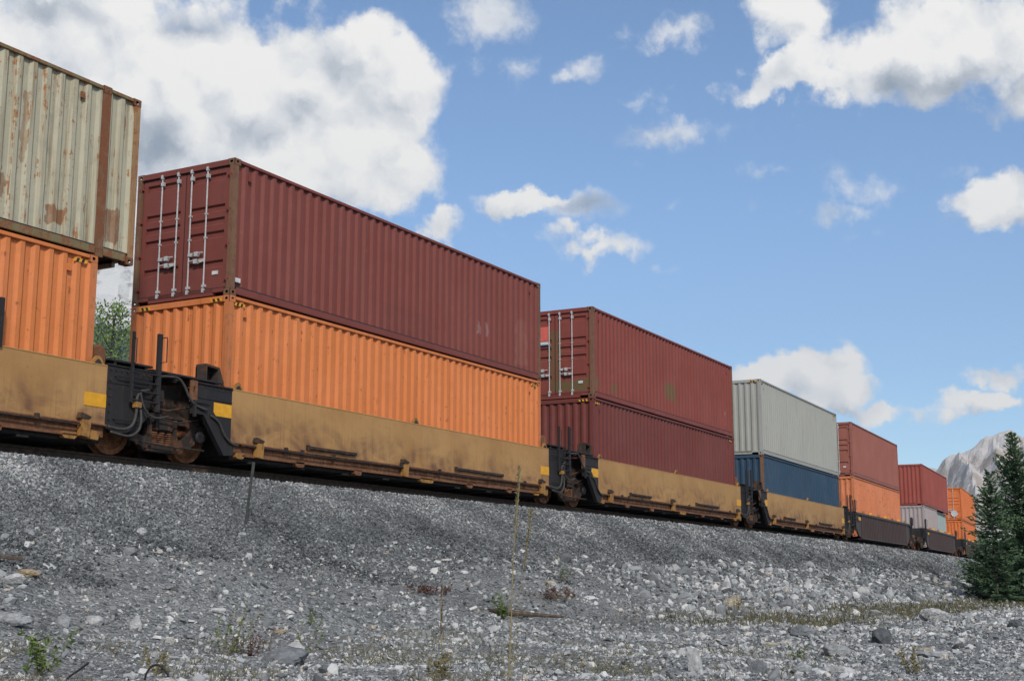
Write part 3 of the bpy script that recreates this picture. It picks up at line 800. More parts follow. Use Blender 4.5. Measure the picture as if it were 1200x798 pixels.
proto = yellow_unit(); KIDS = index_kids()
spots = [(-15.37, 'ochre well car carrying the rusty cream-grey stack at the left edge of the photo'), (0, 'long ochre well car under the large maroon and orange stack nearest the camera'),
         (15.422, 'ochre well car under the two dark maroon containers'), (31.028, 'farthest ochre well car, under the dark blue and grey-green containers')]
units = []
for i, (X, lab) in enumerate(spots):
    o = proto if i == 0 else copy_tree(proto)
    x, y, a = frame_at(X); o.location = (x, y, 0); o.rotation_euler = (0, 0, a); o['label'] = lab; units.append(o)
mb = MB(); mb.box(10.22, 10.30, -.15, -.11, 1.84, 2.58, .006); put('stake', mb.mesh('stake', M['black']), units[0])


def dark_unit(Lw):
    t = empty('well_car', (0, 0, 0), 0, 'x', 'railway well car', 'dark well cars with ribbed sides')
    X0, X1 = -.2, Lw
    for near in (1, 0):
        def Y(a, b): return (a, b) if near else (W - b, W - a)
        mb = MB(); lo = [(X0, 1.15), (X0 + .6, .74), (X0 + 1.2, .62), (X1 - 1.2, .62), (X1 - .5, .74), (X1, 1.1)]
        plate_mb(mb, lo + [(X1, 1.72), (X0, 1.72)], [], *Y(-.06, -.04))
        mb.box(X0, X1, *Y(-.14, -.02), 1.72, 1.83, .01)
        mb.box(X0 + 1.2, X1 - 1.2, *Y(-.13, -.02), .58, .64, .008)
        n = int((X1 - X0 - 2.4) / .42)
        for i in range(n + 1):
            x = X0 + 1.3 + i * (X1 - X0 - 2.6) / n; mb.box(x - .05, x + .05, *Y(-.12, -.06), .64, 1.72, .01)
        put('ribbed_side', mb.mesh('ribbed_side', M['brownside']), t)
    for i in range(7):
        x = X0 + 1.6 + i * (X1 - X0 - 3.2) / 6
        mb = MB(); mb.prism([(x - .09, 1.83), (x - .05, 1.95), (x + .05, 1.95), (x + .09, 1.83)], -.15, -.04, 'y'); put('tie_down_lug', mb.mesh('tie_down_lug', M['yellow'] if i % 2 else M['ochre_part']), t)
    mb = MB(); mb.box(X0 + .9, X1 - .9, -.02, W + .02, .56, .62); put('well_floor', mb.mesh('well_floor', M['darksteel']), t)
    mb = MB(); mb.box(X0 + .25, X0 + .75, -.15, -.142, 1.45, 1.60); put('reflector', mb.mesh('reflector', M['yellow']), t)
    mb = MB(); mb.box(X0 - .4, X0, -.08, W + .08, 1.2, 1.84, .02); mb.box(X0 - 1.6, X0 - .4, .4, W - .4, 1.2, 1.7, .02); put('end_platform', mb.mesh('end_platform', M['black']), t); mb = MB(); mb.box(X1, X1 + .4, -.08, W + .08, 1.2, 1.84, .02)
    mb.box(X1 + .4, X1 + 1.8, .4, W - .4, 1.2, 1.7, .02)
    put('end_platform', mb.mesh('end_platform', M['black']), t)
    rung_ladder(t, X0 - .75, X0 - .3, 1.0, 2.35, -.12); rung_ladder(t, X1 + .1, X1 + .5, 1.0, 2.2, -.12)
    mb = MB(); mb.lathe([(.20, -.02), (.23, 0), (.20, .02), (.17, 0)], (X1 + .8, -.1, 2.0), 'y', 20)
    mb.box(X1 + .76, X1 + .84, -.1, -.02, 1.6, 2.05); put('brake_wheel', mb.mesh('brake_wheel', M['black']), t)
    truck(t, X0 - 1.05)
    return t


p2 = dark_unit(14.4); KIDS = index_kids()
x, y, a = frame_at(46.278); p2.location = (x, y, 0); p2.rotation_euler = (0, 0, a); p2['label'] = 'first dark ribbed well car, under the faded orange container'
p3 = copy_tree(p2); x, y, a = frame_at(67.265); p3.location = (x, y, 0); p3.rotation_euler = (0, 0, a); p3['label'] = 'second dark ribbed well car, holding the two short pale containers'
p4 = copy_tree(p2); x, y, a = frame_at(89.3); p4.location = (x, y, 0); p4.rotation_euler = (0, 0, a); p4['label'] = 'last dark well car, half hidden by the spruce'
for q, xc in ((p2, 15.6), (p3, 15.6), (p4, 15.6)): truck(q, xc)

# ================================================================== rails
prof = [(-.07, 0), (.07, 0), (.07, .012), (.012, .028), (.009, .125), (.034, .138), (.036, .168), (.028, .175), (-.028, .175), (-.036, .168), (-.034, .138), (-.009, .125), (-.012, .028), (-.07, .012)]
xs = list(np.arange(-60, 300, 3.0))
for yr in (.465, W - .465):
    mb = MB(); n = len(prof)
    for x in xs:
        y = float(curve_off(x)); mb.v += [(x, y + yr + a, ZR - .175 + b) for a, b in prof]
    for i in range(len(xs) - 1):
        for k in range(n):
            mb.f.append([i * n + k, i * n + (k + 1) % n, (i + 1) * n + (k + 1) % n, (i + 1) * n + k]); mb.mi.append(1 if 6 <= k <= 8 else 0)
    o = put('rail', mb.mesh('rail', [M['rail'], M['railhead']]))
    tag(o, 'rusty brown steel rail under the near wheels of the train, along the gravel edge' if yr < 1 else 'far rusty steel rail behind the near one, in the shadow beneath the cars', 'rail', 'rails of the track')
mb = MB()
mb_t = MB()


# ================================================================== terrain
def lattice(ix, iy, seed):
    h = (ix.astype(np.int64) * 374761393 + iy.astype(np.int64) * 668265263 + seed * 69069) & 0x7fffffff
    h = ((h ^ (h >> 13)) * 1274126177) & 0x7fffffff
    return ((h ^ (h >> 16)) & 0xffff) / 65535.0


def vnoise(x, y, seed=0):
    ix, iy = np.floor(x), np.floor(y); fx, fy = x - ix, y - iy
    fx = fx * fx * (3 - 2 * fx); fy = fy * fy * (3 - 2 * fy)
    a, b = lattice(ix, iy, seed), lattice(ix + 1, iy, seed); c, d = lattice(ix, iy + 1, seed), lattice(ix + 1, iy + 1, seed)
    return (a * (1 - fx) + b * fx) * (1 - fy) + (c * (1 - fx) + d * fx) * fy


def fbm(x, y, sc_, oct_=4, seed=0, g=.5):
    s = 0; amp = 1; tot = 0
    for o in range(oct_):
        s = s + amp * vnoise(x * sc_, y * sc_, seed + o); tot += amp; amp *= g; sc_ *= 2.03
    return s / tot


PS = [-4000, -60, -20, -8.5, -7.2, -6.0, -4.6, -3.2, -2.9, -.82, -.62, 3.06, 3.26, 6.2, 30, 200, 4000]
PZ = [-3.0, -2.6, -2.42, -2.38, -2.33, -2.16, -1.70, -1.18, -1.02, .14, .22, .22, .14, -1.2, -1.3, -1.6, -3.0]


def ground_z(x, y):
    x = np.asarray(x, float); y = np.asarray(y, float)
    s = y - curve_off(x)
    wob = (fbm(x, s, .35, 3, 3) - .5)
    z = np.interp(s + np.clip((-s - 2.4), 0, 1) * wob * .9, PS, PZ)
    m = np.clip((-s - 1.6) / 1.2, 0, 1)
    near = np.exp(-((x + 18) ** 2 + (y + 16) ** 2) / (2 * 60 ** 2))
    z = z + m * near * ((fbm(x, s, .5, 3, 7) - .5) * .22 + (fbm(x, s, 2.2, 3, 9) - .5) * .10)
    z = z + (s < -.62) * near * (fbm(x, s, 9, 2, 5) - .5) * .035
    # the photographer stands in a shallow dip
    d = np.hypot(x - CAM.x, y - CAM.y); z = z - .75 * np.exp(-(d / 3.6) ** 4)
    return z


def nonuni(segs):
    out = []
    for a, b, st in segs: out += list(np.arange(a, b, st))
    return np.array(sorted(set(np.round(out, 4))))


gx = nonuni([(-5000, -400, 400), (-400, -40, 20), (-40, -20, 2), (-20, 24, .11), (24, 60, .3), (60, 130, 1.0), (130, 400, 15), (400, 5001, 400)])
gs = nonuni([(-5000, -300, 400), (-300, -30, 15), (-30, -17, 1.0), (-17, -9, .15), (-9, 0, .07), (0, 7, .4), (7, 30, 3), (30, 400, 30), (400, 4601, 400)])
GX, GS = np.meshgrid(gx, gs, indexing='ij'); GY = GS + curve_off(np.minimum(GX, 150))
GZ = ground_z(GX, GY)


def grid_mesh(name, X, Y, Z, m, smooth=True):
    nx, ny = X.shape; me = bpy.data.meshes.new(name)
    co = np.stack([X, Y, Z], -1).reshape(-1, 3).astype(np.float32)
    i, j = np.meshgrid(np.arange(nx - 1), np.arange(ny - 1), indexing='ij'); a = (i * ny + j).ravel()
    q = np.stack([a, a + ny, a + ny + 1, a + 1], -1).astype(np.int32)
    me.vertices.add(len(co)); me.vertices.foreach_set('co', co.ravel())
    me.loops.add(q.size); me.loops.foreach_set('vertex_index', q.ravel())
    me.polygons.add(len(q)); me.polygons.foreach_set('loop_start', np.arange(0, q.size, 4, dtype=np.int32)); me.polygons.foreach_set('loop_total', np.full(len(q), 4, np.int32))
    me.polygons.foreach_set('use_smooth', np.full(len(q), smooth))
    me.materials.append(m); me.update(calc_edges=True); return me


def stone_ramp(t, f):
    return t.ramp(f, [(0.0, (.045, .049, .051)), (.3, (.125, .133, .137)), (.6, (.25, .26, .263)), (.80, (.42, .43, .428)), (.90, (.56, .56, .545)), (.94, (.30, .235, .17)), (.965, (.52, .51, .48)), (1.0, (.62, .62, .60))])


def ground_mat():
    m, t = mat('gravel_ground'); o = t.node('ShaderNodeTexCoord').outputs['Object']
    bal = t.node('ShaderNodeAttribute', attribute_name='ballast').outputs['Fac']
    veg = t.node('ShaderNodeAttribute', attribute_name='veg').outputs['Fac']
    v1 = t.node('ShaderNodeTexVoronoi', ins={'Vector': o, 'Scale': 24.0}); v2 = t.node('ShaderNodeTexVoronoi', ins={'Vector': o, 'Scale': 55.0})
    c1 = t.node('ShaderNodeSeparateColor', ins={0: v1.outputs['Color']}).outputs[0]; c2 = t.node('ShaderNodeSeparateColor', ins={0: v2.outputs['Color']}).outputs[0]
    lo = t.noise(o, .8, 5, .6)
    f = t.math('ADD', t.math('MULTIPLY', c1, .5), t.math('MULTIPLY', c2, .3)); f = t.math('ADD', f, t.math('MULTIPLY', t.math('SUBTRACT', lo, .5), .7))
    cc = stone_ramp(t, f)
    d = t.math('MINIMUM', v1.outputs['Distance'], 1.0)
    cc = t.mix(t.math('MULTIPLY', t.math('SUBTRACT', 1.0, bal), t.mapr(t.noise(o, 1.3, 5, .65), .4, .62, .15, .65)), cc, t.mix(t.noise(o, 90, 3), (.16, .162, .158), (.36, .36, .345)))
    cc = t.mix(t.math('MULTIPLY', bal, .35), cc, (.075, .082, .088))
    soil = t.mix(t.noise(o, 12, 4), (.075, .062, .048), (.15, .13, .10))
    cc = t.mix(t.math('MULTIPLY', veg, t.mapr(t.noise(o, 2.2, 5, .7), .35, .6, .1, .75)), cc, soil)
    h = t.math('SUBTRACT', t.math('MULTIPLY', c1, .5), t.math('MULTIPLY', d, 1.4))
    return finish(m, t, cc, .92, 0, h, .9, .03, .2)


M['ground'] = ground_mat()


def veg_amount(x, s):
    g = np.clip((x - 2) / 10, 0, 1) * np.exp(-((s + 7.6) / 1.7) ** 2)
    return np.clip(g * 1.1 + np.clip((x - 30) / 15, 0, 1) * (s < -5.5), 0, 1)


me = grid_mesh('gravel_ground', GX, GY, GZ, M['ground'])
at = me.attributes.new('ballast', 'FLOAT', 'POINT'); at.data.foreach_set('value', np.clip((GS + 3.9 + (fbm(GX, GS, .8, 4, 61) - .5) * 2.4) / 1.3, 0, 1).ravel().astype(np.float32))
at = me.attributes.new('veg', 'FLOAT', 'POINT'); at.data.foreach_set('value', (veg_amount(GX, GS) * np.clip(fbm(GX, GS, .6, 4, 21) * 2.4 - .5, 0, 1)).ravel().astype(np.float32))
tag(put('gravel_ground', me), 'grey gravel ground and railway embankment', None, None, 'structure')


# ---- loose stones -------------------------------------------------
def stone_mat(name, shift=0.0, mul=1.0):
    m, t = mat(name); o = t.node('ShaderNodeTexCoord').outputs['Object']
    f = t.node('ShaderNodeAttribute', attribute_name='tint').outputs['Fac']
    n = t.noise(o, 40, 4, .7)
    f2 = t.math('ADD', f, t.math('ADD', shift, t.math('MULTIPLY', t.math('SUBTRACT', n, .5), .18)))
    cc = stone_ramp(t, f2)
    if mul != 1: cc = t.mix(1.0, cc, (mul,) * 3, 'MULTIPLY')
    return finish(m, t, cc, .9, 0, n, .4, .01, .2)


BOXV = np.array([(x, y, z) for z in (-1, 1) for y in (-1, 1) for x in (-1, 1)], float)
BOXF = np.array([(0, 2, 3), (0, 3, 1), (4, 5, 7), (4, 7, 6), (0, 1, 5), (0, 5, 4), (2, 6, 7), (2, 7, 3), (0, 4, 6), (0, 6, 2), (1, 3, 7), (1, 7, 5)])
g_ = (1 + 5 ** .5) / 2
ICOV = np.array([(-1, g_, 0), (1, g_, 0), (-1, -g_, 0), (1, -g_, 0), (0, -1, g_), (0, 1, g_), (0, -1, -g_), (0, 1, -g_), (g_, 0, -1), (g_, 0, 1), (-g_, 0, -1), (-g_, 0, 1)]) / 1.9
ICOF = np.array([(0, 11, 5), (0, 5, 1), (0, 1, 7), (0, 7, 10), (0, 10, 11), (1, 5, 9), (5, 11, 4), (11, 10, 2), (10, 7, 6), (7, 1, 8), (3, 9, 4), (3, 4, 2), (3, 2, 6), (3, 6, 8), (3, 8, 9), (4, 9, 5), (2, 4, 11), (6, 2, 10), (8, 6, 7), (9, 8, 1)])


def randrot(n, tilt=1.0):
    q = RNG.normal(size=(n, 4)); q[:, 1:3] *= tilt; q /= np.linalg.norm(q, axis=1)[:, None]; a, b, c, d = q.T
    return np.stack([1 - 2 * (c * c + d * d), 2 * (b * c - a * d), 2 * (b * d + a * c), 2 * (b * c + a * d), 1 - 2 * (b * b + d * d), 2 * (c * d - a * b), 2 * (b * d - a * c), 2 * (c * d + a * b), 1 - 2 * (b * b + c * c)], -1).reshape(n, 3, 3)


def stones_mesh(name, P, size, m, flat=.6, jit=.3, base='box', tilt=.5, tint=None, sink=.25):
    V, F = (BOXV * .62, BOXF) if base == 'box' else (ICOV, ICOF)
    n = len(P); k = len(V)
    X = V[None] * (1 + RNG.uniform(-jit, jit, (n, k, 3)))
    X += RNG.uniform(-jit, jit, (n, k, 3)) * .35
    sc3 = np.stack([RNG.uniform(.75, 1.35, n), RNG.uniform(.55, 1.0, n), RNG.uniform(flat * .6, flat * 1.3, n)], -1) * size[:, None] * .5
    X = X * sc3[:, None, :]
    X = np.einsum('nij,nkj->nki', randrot(n, tilt), X)
    X += P[:, None, :]; X[:, :, 2] += (size * flat * .5 * (1 - 2 * sink))[:, None]
    co = X.reshape(-1, 3).astype(np.float32)
    fa = (F[None] + (np.arange(n) * k)[:, None, None]).reshape(-1, 3).astype(np.int32)
    me = bpy.data.meshes.new(name); me.vertices.add(len(co)); me.vertices.foreach_set('co', co.ravel())
    me.loops.add(fa.size); me.loops.foreach_set('vertex_index', fa.ravel()); me.polygons.add(len(fa))
    me.polygons.foreach_set('loop_start', np.arange(0, fa.size, 3, dtype=np.int32)); me.polygons.foreach_set('loop_total', np.full(len(fa), 3, np.int32))
    me.polygons.foreach_set('use_smooth', np.zeros(len(fa), bool))
    tv = RNG.uniform(0, 1, n) if tint is None else tint
    a = me.attributes.new('tint', 'FLOAT', 'POINT'); a.data.foreach_set('value', np.repeat(tv, k).astype(np.float32))
    me.materials.append(m); me.update(calc_edges=True); return me


def scatter(n, s0, s1, dmin=7, dmax=110, power=1.0, dist_pow=1.0):
    """points on the ground inside the wedge the photo looks into (a little wider), denser nearby"""
    out = []
    need = n
    while need > 0:
        m_ = max(need * 6, 2000)
        u = RNG.uniform(0, 1, m_); d = dmin * (dmax / dmin) ** (u ** dist_pow)
        an = YAW + RNG.uniform(-R(27), R(30), m_)
        x = CAM.x + d * np.cos(an); y = CAM.y + d * np.sin(an); s = y - curve_off(x)
        k = (s > s0) & (s < s1)
        out.append(np.stack([x[k], y[k], s[k], d[k]], -1)); need -= k.sum()
    return np.concatenate(out)[:n]


def finish_pts(A):
    z = ground_z(A[:, 0], A[:, 1]); return np.stack([A[:, 0], A[:, 1], z], -1)


SM = stone_mat('limestone'); SMB = stone_mat('ballast_stone', -.03, .95)
A = scatter(84000, -4.6, -.55, 14, 110)
keep = RNG.uniform(0, 1, len(A)) < np.clip((A[:, 2] + 4.4 + (fbm(A[:, 0], A[:, 2], .8, 4, 61) - .5) * 2.4) / 1.5, 0, 1); A = A[keep]
tnt = np.clip(.08 + .8 * RNG.beta(2.6, 3.0, len(A)) + (fbm(A[:, 0], A[:, 2], .9, 4, 31) - .5) * .6 + .06 - .17 * np.clip((-A[:, 2] - 1.3), 0, 1.2), 0, 1)
sz = RNG.uniform(.028, .062, len(A)) * np.clip(A[:, 3] / 26, 1, 2.4)
tag(put('ballast_stones', stones_mesh('ballast_stones', finish_pts(A), sz, SMB, .75, .35, 'box', 1.0, tnt)), 'grey crushed ballast along the top of the embankment', 'gravel', None, 'stuff')
A = scatter(125000, -14.5, -2.6, 7.5, 90)
cl = fbm(A[:, 0], A[:, 2], .7, 4, 41)
tnt = np.clip(RNG.beta(2.0, 2.6, len(A)) + (cl - .5) * .5, 0, 1)
sz = (.010 + RNG.exponential(.013, len(A))) * (.5 + 1.1 * cl) * np.clip(A[:, 3] / 13, 1, 3.2); sz = np.clip(sz, .010, .14); tnt = np.clip(tnt + .06 + .10 * np.clip((-A[:, 2] - 5.5) / 3, 0, 1), 0, 1)
tag(put('loose_stones', stones_mesh('loose_stones', finish_pts(A), sz, SM, .5, .3, 'box', .35, tnt)), 'small grey and white stones strewn over the embankment foot', 'gravel', None, 'stuff')
A = scatter(11500, -13.5, -3.1, 8, 70)
cl = fbm(A[:, 0], A[:, 2], .6, 4, 51); A = A[RNG.uniform(size=len(A)) < np.clip((cl - .36) * 4, .06, 1)]
tnt = np.clip(RNG.beta(3.4, 1.6, len(A)), 0, 1)
sz = np.clip(.035 + RNG.exponential(.030, len(A)), 0, .22) * np.clip(A[:, 3] / 18, .8, 1.9)
tag(put('scattered_stones', stones_mesh('scattered_stones', finish_pts(A), sz, SM, .55, .28, 'ico', .3, tnt, .35)), 'paler fist-sized stones scattered over the gravel slope', 'stones', None, 'stuff')
# coarse rip-rap on the slope to the right
A = scatter(9500, -6.4, -3.0, 24, 75, dist_pow=.8)
k = (A[:, 0] > 6 + RNG.uniform(0, 8, len(A))); A = A[k]
tnt = np.clip(RNG.beta(2.8, 2.2, len(A)) + .02, 0, .93); sz = np.clip(.06 + RNG.exponential(.055, len(A)), 0, .42)
tag(put('coarse_rubble', stones_mesh('coarse_rubble', finish_pts(A), sz, SM, .6, .3, 'ico', .5, tnt, .3)), 'coarse pale rubble on the right part of the embankment slope', 'rubble', None, 'stuff')
#SECTION2
# ---- single rocks, each a faceted solid -----------------------------
def ico(sub):
    import bmesh
    bm = bmesh.new(); bmesh.ops.create_icosphere(bm, subdivisions=sub, radius=1)
    v = np.array([p.co[:] for p in bm.verts]); f = [[q.index for q in p.verts] for p in bm.faces]; bm.free(); return v, f


ICO3 = ico(4)
rock_mats = {}
for nm, c in (('white', (.50, .50, .49)), ('pale', (.36, .37, .375)), ('grey', (.22, .23, .24)), ('dark', (.12, .127, .135)), ('tan', (.36, .285, .185)), ('cream', (.46, .41, .31)), ('brown', (.17, .12, .09))):
    m, t = mat(nm + '_rock'); o = t.node('ShaderNodeTexCoord').outputs['Object']
    n1 = t.noise(o, 9, 8, .7); n2 = t.noise(t.scaled(o, (2, 2, 9)), 2.5, 5, .6)
    cc = t.mix(t.mapr(n1, .38, .68), tuple(x * .62 for x in c), tuple(min(1, x * 1.12) for x in c))
    cc = t.mix(t.math('MULTIPLY', t.mapr(n2, .5, .7), .45), cc, tuple(x * .45 for x in c))
    rock_mats[nm] = finish(m, t, cc, .9, 0, t.noise(o, 28, 8, .75), .8, .02, .2)


def rock(x, y, sx, sy, sz, kind, label, rz=0.0, seed=0, sink=.3, cat='rock', group='single rocks on the gravel', planes=13):
    r = np.random.default_rng(100 + seed); V, F = ICO3
    N = r.normal(size=(planes, 3)); N /= np.linalg.norm(N, axis=1)[:, None]; h = r.uniform(.62, .98, planes)
    d = V @ N.T; rad = np.where(d > .05, h[None] / np.maximum(d, .05), 9).min(1); rad = np.minimum(rad, 1.1)
    P = V * rad[:, None] * (1 + (fbm(V[:, 0] * 3 + 5 + seed, V[:, 1] * 3 + V[:, 2] * 2, 2.2, 4, seed) - .5)[:, None] * .30)
    P = P * np.array([sx, sy, sz]) / 2
    mb = MB(); mb.add(P, F)
    z = float(ground_z(x, y))
    o = put('rock', mb.mesh('rock', rock_mats[kind]), None, (x, y, z + sz * (.5 - sink)), (r.uniform(-.12, .12), r.uniform(-.12, .12), rz - .5))
    return tag(o, label, cat, group)


# azimuth across the picture is about 0.51 - 90 deg; long side given across the view
AX = YAW - math.pi / 2 + .5
ROCKS = [
 (-7.64, -5.66, .17, .13, .21, 'white', 'smooth white oval stone standing on edge, left foreground', .3), (-7.98, -5.44, .19, .14, .15, 'white', 'blocky white stone just left of the smooth oval one', .2),
 (-8.42, -5.44, .14, .12, .15, 'pale', 'pale triangular stone left of the blocky white one', .5), (-9.07, -5.42, .36, .22, .17, 'pale', 'wide flat pale grey stone cut by the left edge of the photo', 0),
 (-7.93, -4.30, .30, .16, .11, 'tan', 'long tan slab lying beside the weathered board at far left', .1), (-8.30, -4.50, .26, .18, .14, 'white', 'bright white angular stone in front of the tan slab', .4),
 (-7.75, -7.72, .52, .42, .20, 'grey', 'big buried grey boulder with stones lying on it, below the reddish weed', 0), (-6.86, -7.20, .22, .18, .18, 'white', 'white block half behind the reddish weed clump', .1),
 (-4.72, -2.77, .17, .13, .15, 'white', 'single white stone high on the dark ballast, left of the metal post', .2), (-2.60, -2.75, .16, .14, .10, 'pale', 'pale stone near the foot of the metal post', .2),
 (11.26, -5.39, .48, .4, .44, 'cream', 'yellowish cream boulder at the foot of the rubble slope', .1), (13.2, -6.0, .66, .4, .36, 'grey', 'large grey slab right of the yellowish cream boulder', .1),
 (17.82, -5.75, .40, .3, .22, 'white', 'white boulder between the grey slab and the mossy grass', .2), (-6.37, -11.47, .16, .13, .30, 'white', 'pointed white stone standing upright at the bottom edge', .2),
 (-2.58, -11.71, .31, .24, .21, 'pale', 'big pale block with a flat face, right foreground', .1), (-5.92, -12.73, .30, .2, .12, 'white', 'flat white stone lying in front of the big pale block', .1),
 (-6.10, -12.40, .24, .17, .12, 'pale', 'smaller flat pale stone, left one of the pair below the big block', .4), (.81, -10.25, .36, .3, .22, 'grey', 'rounded grey boulder behind and left of the big pale block', .1),
 (11.32, -9.83, .62, .5, .34, 'white', 'pale boulder on the low ridge in front of the grass', .2), (.41, -11.48, .32, .26, .25, 'dark', 'dark grey peaked rock right of the big pale block', .1),
 (-2.50, -12.78, .40, .24, .10, 'pale', 'long pale slab at lower right', .0), (-1.20, -12.45, .24, .2, .11, 'cream', 'cream stone behind the long pale slab at lower right', .3),
 (-6.14, -12.02, .22, .18, .17, 'grey', 'grey wedge stone between the pointed white one and the flat pair', .5), (-1.43, -10.50, .26, .2, .09, 'cream', 'flat creamy stone left of the rounded grey boulder', .1),
 (8.5, -11.9, .36, .3, .2, 'dark', 'dark grey rock near the right edge, in front of the spruces', .2), (2.9, -5.3, .18, .15, .12, 'pale', 'pale stone just below the broken stick on the slope', .6),
 (-5.9, -6.2, .15, .12, .09, 'tan', 'small orange-tan stone right of the smooth oval white one', .4), (-6.0, -5.3, .24, .14, .09, 'white', 'flat white stone upslope of the small orange-tan one', .0),
 (21.5, -5.1, .45, .4, .3, 'pale', 'pale block in the middle of the rubble slope', .3), (25.0, -4.7, .5, .4, .32, 'white', 'whitish block farther along the rubble slope, near the spruces', .5),
 (4.2, -4.4, .2, .16, .13, 'cream', 'cream stone on the slope below the second well car', .2),
]
for i, (x, y, a, b, c, k, lab, rz) in enumerate(ROCKS): rock(x, y, a, b, c, k, lab, AX + rz, i * 3 + 1)


# ---- plants ---------------------------------------------------------
def leaf_mat(name, c1, c2, rough=.6, trans=.0):
    m, t = mat(name); f = t.node('ShaderNodeAttribute', attribute_name='tint').outputs['Fac']
    o = t.node('ShaderNodeTexCoord').outputs['Object']
    f = t.math('ADD', f, t.math('MULTIPLY', t.math('SUBTRACT', t.noise(o, 3, 3), .5), .6), clamp=True)
    return finish(m, t, t.mix(f, c1, c2), rough, 0, None, spec=.25)


class QB:
    """fast collector of loose quads with a tint each"""
    def __init__(s): s.q = []; s.t = []

    def add(s, Q, tint): s.q.append(np.asarray(Q, np.float32).reshape(-1, 4, 3)); s.t.append(np.asarray(tint, np.float32).reshape(-1))

    def mesh(s, name, m):
        Q = np.concatenate(s.q); tt = np.concatenate(s.t); n = len(Q)
        me = bpy.data.meshes.new(name); me.vertices.add(n * 4); me.vertices.foreach_set('co', Q.ravel())
        me.loops.add(n * 4); me.loops.foreach_set('vertex_index', np.arange(n * 4, dtype=np.int32)); me.polygons.add(n)
        me.polygons.foreach_set('loop_start', np.arange(0, n * 4, 4, dtype=np.int32)); me.polygons.foreach_set('loop_total', np.full(n, 4, np.int32))
        a = me.attributes.new('tint', 'FLOAT', 'POINT'); a.data.foreach_set('value', np.repeat(tt, 4))
        me.materials.append(m); me.update(calc_edges=True); return me


def unit(v): return v / np.maximum(np.linalg.norm(v, axis=-1, keepdims=True), 1e-9)


def strips(P, D, Wd, L, w):
    """tapered quads from points P along D, width vector Wd"""
    P, D, Wd = map(np.asarray, (P, D, Wd)); L = np.asarray(L)[:, None]; w = np.asarray(w)[:, None]
    return np.stack([P - Wd * w * .5, P + D * L * .35 - Wd * w * .9, P + D * L, P + D * L * .35 + Wd * w * .9], 1)


M['bark'] = simple('grey_brown_bark', (.075, .058, .045), .35, 12, .9)
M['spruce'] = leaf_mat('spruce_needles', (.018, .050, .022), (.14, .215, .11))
M['aspen'] = leaf_mat('aspen_leaves', (.06, .115, .022), (.19, .27, .06))
M['grass_dry'] = leaf_mat('dry_grass', (.10, .085, .04), (.28, .24, .12))
M['grass_green'] = leaf_mat('green_weed_leaves', (.05, .09, .02), (.15, .21, .06))
M['grass_red'] = leaf_mat('reddish_dry_weed', (.075, .035, .03), (.17, .10, .08))


def spruce(x, y, H, Rm, label, seed=1, base=.12, power=.8, spacing=.2, dens=1.0):
    r = np.random.default_rng(seed); z0 = float(ground_z(x, y)) - .05
    t = empty('spruce_tree', (x, y, z0), 0, label, 'tree', 'spruces at the right edge')
    mb = MB(); lean = r.uniform(-.01, .01, 2)
    mb.tube([(lean[0] * h, lean[1] * h, h) for h in np.linspace(0, H, 12)], [max(.006, .011 * H * (1 - k / 11) + .006) for k in range(12)], 7)
    z = base; Q = QB(); bt = 0
    lump = r.uniform(0, 100)
    while z < H - .05:
        rel = z / H; nb = int(r.integers(5, 9) * (1 if rel < .8 else .7)) + 1
        prof = ((1 - rel) ** power) * min(1, .72 + rel * 2.5)
        for k in range(nb):
            an = r.uniform(0, 2 * math.pi); L = Rm * prof * r.uniform(.55, 1.12) * (.8 + .4 * vnoise(np.array([an * 1.2 + lump]), np.array([z * .8]), 3)[0]) + .05
            if r.uniform() < .08: L *= .5
            el0 = r.uniform(-.25, .15) + rel * .75; n = max(3, int(L / .09))
            u = np.linspace(0, 1, n)
            sag = -.18 * L * np.sin(u * 2.2) * (1 - rel) + .10 * L * u ** 3
            bx = np.cos(an) * L * u * math.cos(el0); by = np.sin(an) * L * u * math.cos(el0); bz = z + L * u * math.sin(el0) + sag
            B = np.stack([bx + lean[0] * z, by + lean[1] * z, bz], -1)
            if L > .4: mb.tube([B[0], B[n // 2], B[-1]], [.004 * L + .005, .003 * L + .003, .002], 4, False)
            D = unit(np.gradient(B, axis=0)); S = unit(np.cross(D, [0, 0, 1])); U = np.cross(S, D)
            for side in (-1, 1, 0):
                keep = r.uniform(size=n) < (dens if side else .7 * dens); m_ = keep.sum()
                if not m_: continue
                uu = u[keep]; P = B[keep] + r.normal(0, .012, (m_, 3))
                if side: d = unit(D[keep] * r.uniform(.45, 1.1, (m_, 1)) + side * S[keep] * r.uniform(.5, 1.0, (m_, 1)) + U[keep] * r.uniform(-.45, .25, (m_, 1)))
                else: d = unit(D[keep] + U[keep] * r.uniform(-.2, .5, (m_, 1)) + S[keep] * r.uniform(-.3, .3, (m_, 1)))
                l = (.10 + .26 * L * (1 - uu) * np.clip(uu * 3 + .25, 0, 1)) * r.uniform(.6, 1.25, m_); l = np.minimum(l, .42)
                # each twig carries short needle strips all along
                for fr in (0, .33, .66):
                    PP = P + d * (l * fr)[:, None]; wv = unit(np.cross(d, unit(r.normal(size=(m_, 3)))))
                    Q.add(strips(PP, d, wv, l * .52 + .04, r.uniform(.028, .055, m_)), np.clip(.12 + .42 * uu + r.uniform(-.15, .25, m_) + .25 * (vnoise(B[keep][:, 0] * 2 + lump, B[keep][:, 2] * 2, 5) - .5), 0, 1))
        z += spacing * r.uniform(.6, 1.3) * (1 - .45 * rel)
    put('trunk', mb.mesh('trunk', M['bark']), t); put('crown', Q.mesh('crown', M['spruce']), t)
    return t


